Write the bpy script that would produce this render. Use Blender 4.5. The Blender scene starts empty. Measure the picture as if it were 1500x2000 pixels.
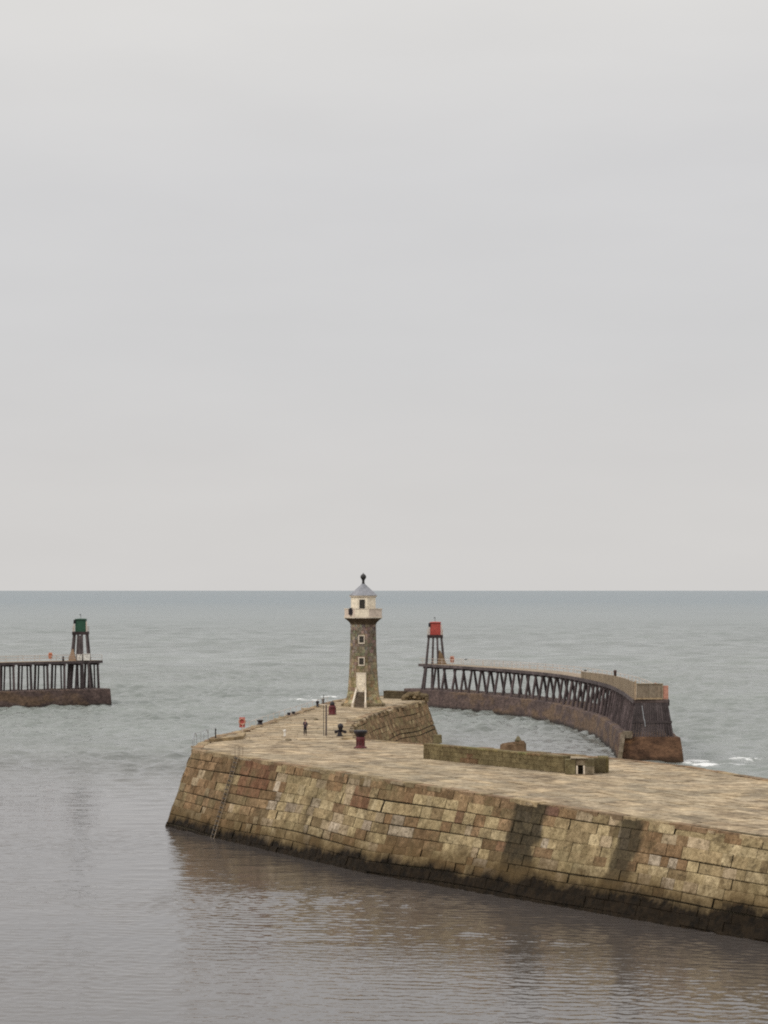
import bpy, bmesh, math, random
from mathutils import Vector, Matrix, noise as mnoise
R = math.radians
random.seed(11)
scene = bpy.context.scene
col = scene.collection

# ------------------------------------------------------------------ camera
CAMZ = 23.0
cam_d = bpy.data.cameras.new("camera"); cam = bpy.data.objects.new("camera", cam_d); col.objects.link(cam)
cam_d.sensor_fit = 'VERTICAL'; cam_d.sensor_height = 36; cam_d.lens = 90
cam_d.clip_start = 1; cam_d.clip_end = 250000
PITCH = math.atan(153/5000)
cam.location = (0, 0, CAMZ); cam.rotation_euler = (R(90)+PITCH, 0, 0)
scene.camera = cam

# ------------------------------------------------------------------ world: overcast sky over a Nishita sky
SUN_EL, SUN_AZ = 42, -128      # azimuth from +Y (view direction) towards +X
w = bpy.data.worlds.new("World"); scene.world = w; w.use_nodes = True
nt = w.node_tree; N = nt.nodes; L = nt.links; N.clear()
out = N.new('ShaderNodeOutputWorld'); bg = N.new('ShaderNodeBackground'); L.new(bg.outputs[0], out.inputs[0])
sky = N.new('ShaderNodeTexSky'); sky.sky_type = 'NISHITA'; sky.sun_disc = False
sky.sun_elevation = R(SUN_EL); sky.sun_rotation = R(SUN_AZ)
tc = N.new('ShaderNodeTexCoord'); sep = N.new('ShaderNodeSeparateXYZ'); L.new(tc.outputs['Generated'], sep.inputs[0])
# soft cloud unevenness
cmap = N.new('ShaderNodeMapping'); cmap.inputs['Scale'].default_value = (2.2, 2.2, 9.0); L.new(tc.outputs['Generated'], cmap.inputs[0])
cn = N.new('ShaderNodeTexNoise'); cn.inputs['Scale'].default_value = 1.6; cn.inputs['Detail'].default_value = 3.0; cn.inputs['Roughness'].default_value = .45
L.new(cmap.outputs[0], cn.inputs['Vector'])
off = N.new('ShaderNodeMath'); off.operation = 'MULTIPLY_ADD'; L.new(cn.outputs[0], off.inputs[0]); off.inputs[1].default_value = .06; off.inputs[2].default_value = -.03
el = N.new('ShaderNodeMath'); el.operation = 'ADD'; L.new(sep.outputs[2], el.inputs[0]); L.new(off.outputs[0], el.inputs[1])
def lin(c):
    f = lambda v: (v/255/12.92) if v/255 <= .04045 else ((v/255+.055)/1.055)**2.4
    return (f(c[0]), f(c[1]), f(c[2]), 1)
rp = N.new('ShaderNodeValToRGB'); L.new(el.outputs[0], rp.inputs[0]); e = rp.color_ramp
stops = [(0.0, (211,209,207)), (.05, (210,208,207)), (.10, (209,208,208)), (.16, (212,211,211)), (.235, (224,222,219)), (1, (239,239,240))]
e.elements[0].position = 0; e.elements[0].color = lin(stops[0][1])
e.elements[1].position = 1; e.elements[1].color = lin(stops[-1][1])
for p, c in stops[1:-1]:
    q = e.elements.new(p); q.color = lin(c)
mr = N.new('ShaderNodeMapRange'); L.new(sep.outputs[2], mr.inputs[0])
mr.inputs[1].default_value = .25; mr.inputs[2].default_value = 1.0; mr.inputs[3].default_value = 1.0; mr.inputs[4].default_value = 1.75
mm = N.new('ShaderNodeMix'); mm.data_type = 'RGBA'; mm.blend_type = 'MULTIPLY'; mm.inputs[0].default_value = 1
# faint mottling
cn2 = N.new('ShaderNodeTexNoise'); cn2.inputs['Scale'].default_value = 5; cn2.inputs['Detail'].default_value = 4
L.new(cmap.outputs[0], cn2.inputs['Vector'])
mr2 = N.new('ShaderNodeMapRange'); L.new(cn2.outputs[0], mr2.inputs[0]); mr2.inputs[1].default_value = .3; mr2.inputs[2].default_value = .7
mr2.inputs[3].default_value = .985; mr2.inputs[4].default_value = 1.015
mu = N.new('ShaderNodeMath'); mu.operation = 'MULTIPLY'; L.new(mr.outputs[0], mu.inputs[0]); L.new(mr2.outputs[0], mu.inputs[1])
L.new(rp.outputs[0], mm.inputs[6]); L.new(mu.outputs[0], mm.inputs[7])
sc_ = N.new('ShaderNodeMix'); sc_.data_type = 'RGBA'; sc_.blend_type = 'MULTIPLY'; sc_.inputs[0].default_value = 1
L.new(sky.outputs[0], sc_.inputs[6]); sc_.inputs[7].default_value = (.1, .1, .1, 1)
mx = N.new('ShaderNodeMix'); mx.data_type = 'RGBA'; mx.inputs[0].default_value = .04
L.new(mm.outputs[2], mx.inputs[6]); L.new(sc_.outputs[2], mx.inputs[7])
L.new(mx.outputs[2], bg.inputs[0]); bg.inputs[1].default_value = 1.0

# ------------------------------------------------------------------ sun (overcast: weak and wide)
sd = bpy.data.lights.new("sun", 'SUN'); so = bpy.data.objects.new("sun", sd); col.objects.link(so)
sd.energy = 1.3; sd.angle = R(25); sd.color = (1, .95, .87)
dv = Vector((math.sin(R(SUN_AZ))*math.cos(R(SUN_EL)), math.cos(R(SUN_AZ))*math.cos(R(SUN_EL)), math.sin(R(SUN_EL))))
so.rotation_euler = dv.to_track_quat('Z', 'Y').to_euler(); so.location = dv*300

vs = scene.view_settings
vs.view_transform = 'Standard'; vs.look = 'None'; vs.exposure = 0; vs.gamma = 1; vs.use_curve_mapping = False
scene.render.engine = 'CYCLES'
scene.cycles.pixel_filter_type = 'BLACKMAN_HARRIS'; scene.cycles.filter_width = 2.0
scene.cycles.max_bounces = 6; scene.cycles.use_denoising = False

# ------------------------------------------------------------------ helpers
def P(px, py, z):
    """the world point at height z that the camera sees at photograph pixel (px, py)"""
    d = Vector(((px-750)/5000, (1000-py)/5000, -1)); d.rotate(cam.rotation_euler)
    t = (z-CAMZ)/d.z
    return Vector((d.x*t, d.y*t, z))

class MB:
    def __init__(s): s.v = []; s.f = []; s.c = []; s.sm = []
    def add(s, vs_, fs, color=(1,1,1), smooth=False):
        o = len(s.v); s.v += [Vector(p) for p in vs_]
        s.f += [tuple(i+o for i in f) for f in fs]; s.c += [color]*len(vs_) if not isinstance(color, list) else color
        s.sm += [smooth]*len(fs)
    def box(s, c, d, rz=0, color=(1,1,1), taper=1.0, m=None):
        x, y, z = d[0]/2, d[1]/2, d[2]/2; k = taper
        p = [(-x,-y,-z),(x,-y,-z),(x,y,-z),(-x,y,-z),(-x*k,-y*k,z),(x*k,-y*k,z),(x*k,y*k,z),(-x*k,y*k,z)]
        rot = m if m else Matrix.Rotation(rz, 3, 'Z')
        s.add([rot @ Vector(q) + Vector(c) for q in p], [(0,3,2,1),(4,5,6,7),(0,1,5,4),(1,2,6,5),(2,3,7,6),(3,0,4,7)], color)
    def beam(s, a, b, wd, ht, color=(1,1,1)):
        a, b = Vector(a), Vector(b); d = b-a; ln = d.length; d.normalize()
        up = Vector((0,0,1)) if abs(d.z) < .95 else Vector((0,1,0))
        sx = d.cross(up).normalized(); uz = sx.cross(d)
        m = Matrix((sx, d, uz)).transposed()
        s.box((a+b)/2, (wd, ln, ht), color=color, m=m)
    def tube(s, a, b, r, r2=None, n=8, color=(1,1,1), caps=True):
        a, b = Vector(a), Vector(b); r2 = r if r2 is None else r2
        d = (b-a).normalized(); up = Vector((0,0,1)) if abs(d.z) < .95 else Vector((1,0,0))
        u = d.cross(up).normalized(); v = d.cross(u)
        p = []
        for c, rr in ((a, r), (b, r2)):
            for i in range(n):
                t = 2*math.pi*i/n; p.append(c+u*math.cos(t)*rr+v*math.sin(t)*rr)
        f = [(i, (i+1)%n, n+(i+1)%n, n+i) for i in range(n)]
        if caps: f += [tuple(range(n))[::-1], tuple(range(n, 2*n))]
        s.add(p, f, color, False)
    def lathe(s, prof, c=(0,0,0), n=16, phase=0, color=(1,1,1), smooth=True, cap=True):
        p = []; f = []; c = Vector(c)
        for r, z in prof:
            for i in range(n):
                t = 2*math.pi*(i+phase)/n; p.append(c+Vector((math.cos(t)*r, math.sin(t)*r, z)))
        for k in range(len(prof)-1):
            for i in range(n): f.append((k*n+i, k*n+(i+1)%n, (k+1)*n+(i+1)%n, (k+1)*n+i))
        if cap:
            f.append(tuple(range(n))[::-1]); f.append(tuple((len(prof)-1)*n+i for i in range(n)))
        s.add(p, f, color, smooth)
    def poly(s, pts, z0, z1, color=(1,1,1)):
        n = len(pts); p = [Vector((a[0], a[1], z0)) for a in pts]+[Vector((a[0], a[1], z1)) for a in pts]
        s.add(p, [tuple(range(n))[::-1], tuple(range(n, 2*n))]+[(i, (i+1)%n, n+(i+1)%n, n+i) for i in range(n)], color)
    def build(s, name, mat, parent=None, origin=(0,0,0), extra=None, bevel=0):
        me = bpy.data.meshes.new(name); o = Vector(origin)
        me.from_pydata([tuple(v-o) for v in s.v], [], s.f)
        a = me.color_attributes.new("tint", 'FLOAT_COLOR', 'POINT')
        flat = []
        for c in s.c: flat += [c[0], c[1], c[2], c[3] if len(c) > 3 else 0]
        a.data.foreach_set("color", flat)
        sa = me.attributes.new("stain", 'FLOAT', 'POINT'); sa.data.foreach_set("value", flat[3::4])
        me.polygons.foreach_set("use_smooth", s.sm)
        me.update()
        bm = bmesh.new(); bm.from_mesh(me); bmesh.ops.recalc_face_normals(bm, faces=bm.faces)
        ng = [f for f in bm.faces if len(f.verts) > 8]
        if ng: bmesh.ops.triangulate(bm, faces=ng)
        bm.to_mesh(me); bm.free()
        me.materials.append(mat)
        ob = bpy.data.objects.new(name, me); col.objects.link(ob)
        if parent: ob.parent = parent
        else: ob.location = o
        if bevel:
            b = ob.modifiers.new("bevel", 'BEVEL'); b.width = bevel; b.segments = 2; b.limit_method = 'ANGLE'
        return ob
def tag(o, label=None, cat=None, group=None, kind=None):
    for k, v in (('label', label), ('category', cat), ('group', group), ('kind', kind)):
        if v: o[k] = v
    return o
def empty(name, loc, label, cat, group=None, rz=0):
    o = bpy.data.objects.new(name, None); col.objects.link(o); o.location = loc; o.rotation_euler.z = rz
    o.empty_display_size = .3
    return tag(o, label, cat, group)
def copy_tree(o, parent=None):
    c = o.copy(); col.objects.link(c); c.parent = parent
    for ch in [x for x in bpy.data.objects if x.parent == o]: copy_tree(ch, c)
    return c

# ------------------------------------------------------------------ materials
def base_mat(name, rough=.9):
    m = bpy.data.materials.new(name); m.use_nodes = True
    b = m.node_tree.nodes['Principled BSDF']; b.inputs['Roughness'].default_value = rough
    b.inputs['Specular IOR Level'].default_value = .3
    return m, m.node_tree.nodes, m.node_tree.links, b
def noise_node(N, L, scale, detail=4, rough=.6, vec=None, stretch=None):
    n = N.new('ShaderNodeTexNoise'); n.inputs['Scale'].default_value = scale
    n.inputs['Detail'].default_value = detail; n.inputs['Roughness'].default_value = rough
    if vec is None:
        g = N.new('ShaderNodeNewGeometry'); vec = g.outputs['Position']
    if stretch:
        mp = N.new('ShaderNodeMapping'); mp.inputs['Scale'].default_value = stretch; L.new(vec, mp.inputs[0]); vec = mp.outputs[0]
    L.new(vec, n.inputs['Vector']); return n.outputs[0]
def rng(N, L, src, a, b, c, d):
    m = N.new('ShaderNodeMapRange'); L.new(src, m.inputs[0])
    for i, v in enumerate((a, b, c, d)): m.inputs[i+1].default_value = v
    return m.outputs[0]
def mixc(N, L, fac, a, b, mode='MIX'):
    m = N.new('ShaderNodeMix'); m.data_type = 'RGBA'; m.blend_type = mode
    for sock, v in ((m.inputs[0], fac), (m.inputs[6], a), (m.inputs[7], b)):
        if hasattr(v, 'links'): L.new(v, sock)
        elif isinstance(v, (int, float)): sock.default_value = v
        else: sock.default_value = (*v[:3], 1)
    return m.outputs[2]
def math_(N, L, op, a, b=None):
    m = N.new('ShaderNodeMath'); m.operation = op
    for i, v in enumerate((a, b)):
        if v is None: continue
        if hasattr(v, 'links'): L.new(v, m.inputs[i])
        else: m.inputs[i].default_value = v
    return m.outputs[0]
def bump(N, L, b, h, dist=.05, strength=1):
    n = N.new('ShaderNodeBump'); n.inputs['Distance'].default_value = dist; n.inputs['Strength'].default_value = strength
    L.new(h, n.inputs['Height']); L.new(n.outputs[0], b.inputs['Normal'])

def weathered(name, c1, c2, scale=.8, rough=.9, tint=False, fine=6, metal=0, bd=.02, patch=None, pscale=.15, contrast=(.35,.65)):
    """two-tone noisy surface, optionally multiplied by the per-piece tint and with big patches of a third colour"""
    m, N, L, b = base_mat(name, rough); b.inputs['Metallic'].default_value = metal
    n1 = noise_node(N, L, scale, 5, .65)
    c = mixc(N, L, rng(N, L, n1, contrast[0], contrast[1], 0, 1), c1, c2)
    if patch:
        n3 = noise_node(N, L, pscale, 3, .6)
        c = mixc(N, L, rng(N, L, n3, .5, .62, 0, .85), c, patch)
    n2 = noise_node(N, L, fine, 3, .7)
    c = mixc(N, L, 1.0, c, mixc(N, L, rng(N, L, n2, .3, .7, 0, 1), (.72,)*3, (1.18,)*3), 'MULTIPLY')
    if tint:
        a = N.new('ShaderNodeVertexColor'); a.layer_name = "tint"
        c = mixc(N, L, 1.0, c, a.outputs[0], 'MULTIPLY')
    L.new(c, b.inputs['Base Color']); bump(N, L, b, n2, bd)
    return m

def masonry_mat(name, weed=(2.2, 3.3), tide=True):
    m, N, L, b = base_mat(name, .92)
    a = N.new('ShaderNodeVertexColor'); a.layer_name = "tint"
    n1 = noise_node(N, L, 1.4, 6, .7); n2 = noise_node(N, L, 4.5, 5, .75); n3 = noise_node(N, L, .22, 5, .7)
    c = mixc(N, L, 1.0, a.outputs[0], mixc(N, L, rng(N, L, n1, .3, .7, 0, 1), (.52,.49,.43), (1.32,1.32,1.27)), 'MULTIPLY')
    c = mixc(N, L, 1.0, c, mixc(N, L, rng(N, L, n2, .3, .7, 0, 1), (.62,.60,.55), (1.28,)*3), 'MULTIPLY')
    # lichen / mould blotches
    c = mixc(N, L, rng(N, L, n3, .50, .66, 0, .6), c, (.15,.12,.06))
    n5 = noise_node(N, L, .6, 6, .8, None, (1, 1, 1.6)); c = mixc(N, L, rng(N, L, n5, .53, .66, 0, .75), c, (.085,.06,.032))
    n6 = noise_node(N, L, 2.6, 5, .8); c = mixc(N, L, rng(N, L, n6, .56, .66, 0, .8), c, (.045,.034,.02))
    c = mixc(N, L, rng(N, L, n6, .26, .36, .55, 0), c, (.42,.37,.27))
    # seepage stain carried as the alpha of the tint
    sa = N.new('ShaderNodeAttribute'); sa.attribute_name = 'stain'
    st = math_(N, L, 'MULTIPLY', sa.outputs['Fac'], rng(N, L, n1, .3, .55, .78, 1.0))
    c = mixc(N, L, st, c, mixc(N, L, rng(N, L, n2, .35, .65, 0, 1), (.030,.024,.015), (.070,.054,.032)))
    if tide:
        g = N.new('ShaderNodeNewGeometry'); s = N.new('ShaderNodeSeparateXYZ'); L.new(g.outputs['Position'], s.inputs[0])
        z = math_(N, L, 'ADD', s.outputs[2], math_(N, L, 'MULTIPLY', math_(N, L, 'SUBTRACT', noise_node(N, L, .35, 5, .65), .5), 2.6))
        z = math_(N, L, 'ADD', z, rng(N, L, s.outputs[1], 170, 245, 0, .95))
        c = mixc(N, L, rng(N, L, z, weed[0], weed[1]+.3, .8, 0), c, (.10,.065,.028))
        dk = rng(N, L, z, weed[0]-.75, weed[0], 1, 0)
        c = mixc(N, L, dk, c, mixc(N, L, rng(N, L, n1, .35, .65, 0, 1), (.007,.005,.003), (.026,.017,.009)))
        L.new(math_(N, L, 'SUBTRACT', .92, math_(N, L, 'MULTIPLY', dk, .1)), b.inputs['Roughness'])
    b.inputs['Specular IOR Level'].default_value = .12
    L.new(c, b.inputs['Base Color']); bump(N, L, b, math_(N, L, 'ADD', n1, math_(N, L, 'MULTIPLY', n2, .4)), .12)
    return m

M = {}
M['masonry'] = masonry_mat('masonry')
M['rubble'] = masonry_mat('rubble', (1.2, 2.0))
M['core'] = weathered('dark_joint', (.075,.06,.037), (.12,.098,.06))
M['tower_stone'] = masonry_mat('tower_stone', tide=False)
M['cream'] = weathered('cream_paint', (.80,.70,.54), (.87,.77,.61), 1.2, .6, fine=3, bd=.004)
M['parapet'] = weathered('pinkish_cream_paint', (.62,.50,.41), (.72,.60,.49), 1.0, .7, fine=3, bd=.004)
M['trim'] = weathered('pale_stone_trim', (.60,.51,.40), (.70,.61,.49), 2, .8, fine=5, bd=.004)
M['lead'] = weathered('roof_lead', (.20,.20,.215), (.28,.28,.30), .9, .5, fine=4, bd=.004)
M['darkmetal'] = weathered('dark_iron', (.02,.02,.02), (.045,.04,.038), 3, .55, fine=9, bd=.004)
M['glass'], _n, _l, _b = base_mat('dark_glass', .12); _b.inputs['Base Color'].default_value = (.04,.035,.025,1)
M['maroon'] = weathered('maroon_paint', (.10,.018,.021), (.14,.028,.03), 3, .6, fine=8, bd=.006, patch=(.06,.02,.02), pscale=1.5)
M['black'] = weathered('black_paint', (.012,.011,.015), (.03,.022,.025), 3, .5, fine=8, bd=.006)
M['timber'] = weathered('dark_timber', (.058,.045,.044), (.125,.098,.096), .7, .9, tint=True, fine=3, bd=.02)
M['timber_light'] = weathered('bleached_timber', (.24,.18,.125), (.34,.27,.19), .8, .9, tint=True, fine=3, bd=.02)
M['rail'] = weathered('pale_rail_paint', (.50,.40,.33), (.60,.50,.42), 1, .6, fine=3, bd=.003)
M['galv'] = weathered('galvanised_rail', (.27,.28,.29), (.40,.41,.42), 2, .5, fine=4, bd=.003)
M['red'] = weathered('red_panel_paint', (.36,.055,.042), (.44,.085,.065), 1, .5, fine=3, bd=.004)
M['green'] = weathered('green_panel_paint', (.020,.065,.038), (.030,.088,.052), 1, .5, fine=3, bd=.004)
M['white'] = weathered('white_paint', (.62,.58,.52), (.75,.71,.64), 2, .6, fine=4, bd=.003)
M['orange'] = weathered('orange_plastic', (.50,.17,.09), (.58,.22,.12), 2, .5, fine=4, bd=.003)
M['salmon'] = weathered('faded_pink_orange_netting', (.42,.19,.13), (.52,.26,.19), 3, .8, fine=4, bd=.003)
M['signred'] = weathered('faded_red_paint', (.42,.07,.065), (.50,.12,.10), 2, .5, fine=4, bd=.003)

def concrete_mat():
    m, N, L, b = base_mat('weedy_concrete', .9)
    n1 = noise_node(N, L, .30, 6, .7, None, (1,1,2.2)); n2 = noise_node(N, L, 1.1, 6, .75, None, (1,1,1.8)); n3 = noise_node(N, L, .10, 4, .65, None, (1,1,3))
    c = mixc(N, L, rng(N, L, n1, .38, .62, 0, 1), (.060,.040,.036), (.115,.078,.066))
    c = mixc(N, L, rng(N, L, n3, .5, .6, 0, .7), c, (.15,.095,.055))
    c = mixc(N, L, 1.0, c, mixc(N, L, rng(N, L, n2, .35, .65, 0, 1), (.5,)*3, (1.5,)*3), 'MULTIPLY')
    g = N.new('ShaderNodeNewGeometry'); s = N.new('ShaderNodeSeparateXYZ'); L.new(g.outputs['Position'], s.inputs[0])
    z = math_(N, L, 'ADD', s.outputs[2], math_(N, L, 'MULTIPLY', n2, .8))
    c = mixc(N, L, rng(N, L, z, .6, 1.3, .9, 0), c, (.02,.016,.014))
    a = N.new('ShaderNodeVertexColor'); a.layer_name = "tint"
    c = mixc(N, L, 1.0, c, a.outputs[0], 'MULTIPLY')
    L.new(c, b.inputs['Base Color']); bump(N, L, b, n2, .1)
    return m
M['concrete'] = concrete_mat()

def paving_mat():
    m, N, L, b = base_mat('worn_sandstone_paving', .9)
    a = N.new('ShaderNodeVertexColor'); a.layer_name = "tint"
    n1 = noise_node(N, L, .42, 6, .72); n2 = noise_node(N, L, 2.2, 4, .7); n3 = noise_node(N, L, .055, 4, .6)
    c = mixc(N, L, rng(N, L, n1, .36, .60, 0, 1), (.195,.142,.09), (.47,.37,.245))
    c = mixc(N, L, rng(N, L, n3, .45, .65, 0, .5), c, (.27,.225,.15))
    c = mixc(N, L, 1.0, c, mixc(N, L, rng(N, L, n2, .3, .7, 0, 1), (.60,.57,.52), (1.32,1.32,1.3)), 'MULTIPLY')
    c = mixc(N, L, 1.0, c, a.outputs[0], 'MULTIPLY')
    L.new(c, b.inputs['Base Color']); bump(N, L, b, math_(N, L, 'ADD', n1, math_(N, L, 'MULTIPLY', n2, .3)), .15)
    return m
M['paving'] = paving_mat()

# ------------------------------------------------------------------ the sea: one sheet to the horizon
def water_mat():
    m, N, L, b = base_mat('sea_water', .08)
    b.inputs['IOR'].default_value = 1.33; b.inputs['Specular IOR Level'].default_value = .5
    g = N.new('ShaderNodeNewGeometry'); pos = g.outputs['Position']
    s = N.new('ShaderNodeSeparateXYZ'); L.new(pos, s.inputs[0])
    X, Y = s.outputs[0], s.outputs[1]
    # how exposed the water is: 0 sheltered harbour, 1 open sea
    wob = math_(N, L, 'MULTIPLY', math_(N, L, 'SUBTRACT', noise_node(N, L, .012, 3, .5, pos), .5), 120)
    ex = math_(N, L, 'ADD', math_(N, L, 'ADD', Y, math_(N, L, 'MULTIPLY', math_(N, L, 'MAXIMUM', X, 0), 3.2)), wob)
    ea = N.new('ShaderNodeAttribute'); ea.attribute_name = 'exposed'; sea = ea.outputs['Fac']
    # height field in metres
    w1 = noise_node(N, L, .16, 3, .5, pos, (.55, 1, 1)); w2 = noise_node(N, L, .55, 3, .55, pos, (.6, 1, 1)); w3 = noise_node(N, L, 2.4, 2, .5, pos, (.7, 1, 1))
    w4 = noise_node(N, L, .035, 3, .5, pos, (.5, 1, 1))
    patchy = rng(N, L, noise_node(N, L, .03, 3, .5, pos, (.5, 1.6, 1)), .4, .65, .35, 1.2)
    farw = rng(N, L, Y, 500, 1700, .05, 1)
    h = math_(N, L, 'ADD', math_(N, L, 'MULTIPLY', math_(N, L, 'MULTIPLY', w1, 1.5), farw), math_(N, L, 'ADD', math_(N, L, 'MULTIPLY', w2, .55), math_(N, L, 'MULTIPLY', w3, .10)))
    h = math_(N, L, 'ADD', h, math_(N, L, 'MULTIPLY', math_(N, L, 'MULTIPLY', w4, 2.0), farw))
    h = math_(N, L, 'MULTIPLY', h, rng(N, L, sea, 0, 1, .04, 1))
    rip = math_(N, L, 'MULTIPLY', math_(N, L, 'MULTIPLY', w3, .022), patchy)
    mid = math_(N, L, 'MULTIPLY', math_(N, L, 'MULTIPLY', w2, .04), patchy)
    h = math_(N, L, 'ADD', h, math_(N, L, 'ADD', rip, mid))
    bp = N.new('ShaderNodeBump'); bp.inputs['Distance'].default_value = 1; bp.inputs['Strength'].default_value = 1
    L.new(h, bp.inputs['Height']); L.new(bp.outputs[0], b.inputs['Normal'])
    # silty harbour water, green-grey sea
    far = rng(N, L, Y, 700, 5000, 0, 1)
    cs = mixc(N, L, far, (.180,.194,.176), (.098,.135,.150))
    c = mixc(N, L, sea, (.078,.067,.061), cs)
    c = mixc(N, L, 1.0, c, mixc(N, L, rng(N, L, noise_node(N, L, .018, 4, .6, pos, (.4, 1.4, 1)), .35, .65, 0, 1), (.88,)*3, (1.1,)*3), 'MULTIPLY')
    # foam where the swell meets the piers
    fm = None
    fn = noise_node(N, L, .5, 5, .75, pos, (.6, 1.3, 1))
    for (fx, fy, rx, ry) in FOAM:
        dx = math_(N, L, 'DIVIDE', math_(N, L, 'SUBTRACT', X, fx), rx); dy = math_(N, L, 'DIVIDE', math_(N, L, 'SUBTRACT', Y, fy), ry)
        d = math_(N, L, 'ADD', math_(N, L, 'MULTIPLY', dx, dx), math_(N, L, 'MULTIPLY', dy, dy))
        k = rng(N, L, d, 0, 1, .34, 0)
        fm = k if fm is None else math_(N, L, 'MAXIMUM', fm, k)
    fo = rng(N, L, math_(N, L, 'ADD', fn, fm), .76, .84, 0, 1)
    caps = rng(N, L, math_(N, L, 'MULTIPLY', noise_node(N, L, .22, 6, .8, pos, (.5, 1.2, 1)), sea), .70, .76, 0, .5)
    fo = math_(N, L, 'MAXIMUM', fo, caps)
    c = mixc(N, L, fo, c, (.72,.72,.70))
    L.new(c, b.inputs['Base Color'])
    L.new(math_(N, L, 'ADD', math_(N, L, 'ADD', math_(N, L, 'MULTIPLY', fo, .6), .04), math_(N, L, 'ADD', math_(N, L, 'MULTIPLY', sea, .06), rng(N, L, Y, 500, 1700, 0, .16))), b.inputs['Roughness'])
    return m
f1 = P(1300,1487,0); f2 = P(1465,1484,0); f3 = P(640,1362,0); f4 = P(1206,1456,0)
FOAM = [(f1.x, f1.y, 6, 7), (f2.x, f2.y, 5, 7), (f3.x, f3.y, 7, 6), (P(600,1368,0).x, P(600,1368,0).y, 8, 6), (f4.x, f4.y, 2.5, 3), (f1.x+5, f1.y-6, 9, 5), (f2.x-10, f2.y-3, 8, 4)]
import numpy as np
def grown(a, b, step, far, k=1.22):
    c = list(np.arange(a, b+step/2, step)); d = step
    while c[-1] < far: d *= k; c.append(c[-1]+d)
    return c
xs = [v for v in np.arange(0, 46, .27)]+list(np.arange(46, 86, .62))+grown(86, 150, 1.0, 430, 1.03); xs = xs+grown(xs[-1]+15, xs[-1]+16, 14, 120000, 1.3); xs = np.array([-v for v in xs[:0:-1]]+xs)
ys = np.array([-300., 0., 60.]+list(np.arange(100, 262, .26))+list(np.arange(262, 330, .4))+list(np.arange(330, 560, .62))+list(np.arange(560, 900, .9))+grown(900, 2400, 3.2, 140000, 1.12))
GX, GY = np.meshgrid(xs, ys)
def smst(v, a, b): t = np.clip((v-a)/(b-a), 0, 1); return t*t*(3-2*t)
EXPO = smst(GY+3.2*np.maximum(GX, 0)+18*np.sin(GX*.031+1)+14*np.sin(GX*.013+GY*.02), 235, 430)
bay = smst(GX, -2, 8)*(1-smst(GX, 28, 40))*(1-smst(GY, 340, 480)); EXPO = EXPO*(1-.6*bay)
GZ = np.zeros_like(GX); wr = np.random.RandomState(5)
for lam0 in np.geomspace(1.9, 7.5, 110):
    lam = lam0*wr.uniform(.93, 1.07); ang = wr.normal(0, .55)-.15; k = 2*math.pi/lam
    amp = .0078*lam**.82*wr.uniform(.5, 1.5)
    GZ += amp*np.sin(k*(GX*math.sin(ang)+GY*math.cos(ang))+wr.uniform(0, 6.28))
grp = .75+.35*np.sin(GX*.045+GY*.021+1)*np.sin(GX*.017-GY*.033)
fade = (1-smst(GY, 500, 890))*(1-smst(np.abs(GX), 135, 150))*smst(GY, 100, 130)
GZ = (GZ+.8*np.abs(GZ)*(GZ > 0))*grp*(.03+.97*EXPO)*fade
FZ = np.zeros_like(GX)
for lam0 in np.geomspace(9.5, 26, 40):
    lam = lam0*wr.uniform(.93, 1.07); ang = wr.normal(0, .4)-.15; k = 2*math.pi/lam
    FZ += .0042*lam*wr.uniform(.5, 1.5)*np.sin(k*(GX*math.sin(ang)+GY*math.cos(ang))+wr.uniform(0, 6.28))
GZ += (FZ+.25*np.abs(FZ)*(FZ > 0))*smst(GY, 480, 880)*(1-smst(GY, 1000, 2380))*(1-smst(np.abs(GX)-.15*GY, 60, 90))
HZ = np.zeros_like(GX)
for lam0 in np.geomspace(.72, 1.5, 60):
    lam = lam0*wr.uniform(.93, 1.07); ang = wr.normal(0, 1.2)-.1; k = 2*math.pi/lam
    HZ += .0027*lam*wr.uniform(.5, 1.5)*np.sin(k*(GX*math.sin(ang)+GY*math.cos(ang))+wr.uniform(0, 6.28))
patch = .62+.34*np.sin(GX*.09+GY*.05+2)*np.sin(GX*.04-GY*.11+.5)+.8*np.exp(-((GY-GX*.25-192)/6)**2)*smst(GX, -22, -14)*(1-smst(GX, 2, 14))+.7*np.exp(-((GY+GX*.1-171)/6)**2)*smst(GX, -2, 8)
GZ += HZ*patch*(1-smst(GY, 240, 262))*(1-smst(np.abs(GX), 42, 46))*smst(GY, 95, 110)*(1-.5*EXPO)
nx, ny = len(xs), len(ys)
co = np.stack([GX, GY, GZ], -1).reshape(-1, 3).astype(np.float32)
ii = np.arange(nx*ny).reshape(ny, nx)
fc = np.stack([ii[:-1, :-1], ii[:-1, 1:], ii[1:, 1:], ii[1:, :-1]], -1).reshape(-1, 4)
me = bpy.data.meshes.new("sea")
me.vertices.add(len(co)); me.vertices.foreach_set("co", co.ravel())
me.loops.add(fc.size); me.loops.foreach_set("vertex_index", fc.ravel().astype(np.int32))
me.polygons.add(len(fc)); me.polygons.foreach_set("loop_start", np.arange(0, fc.size, 4, dtype=np.int32))
me.polygons.foreach_set("use_smooth", np.ones(len(fc), dtype=bool)); me.update(calc_edges=True)
ea_ = me.attributes.new("exposed", 'FLOAT', 'POINT'); ea_.data.foreach_set("value", EXPO.ravel().astype(np.float32))
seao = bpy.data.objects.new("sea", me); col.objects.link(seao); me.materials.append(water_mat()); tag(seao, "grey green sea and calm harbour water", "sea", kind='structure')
me = bpy.data.meshes.new("seabed")
me.from_pydata([(-400,-200,-7),(400,-200,-7),(400,1200,-7),(-400,1200,-7)], [], [(0,1,2,3)])
sb = bpy.data.objects.new("seabed", me); col.objects.link(sb); me.materials.append(M['core']); tag(sb, kind='structure')

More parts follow.
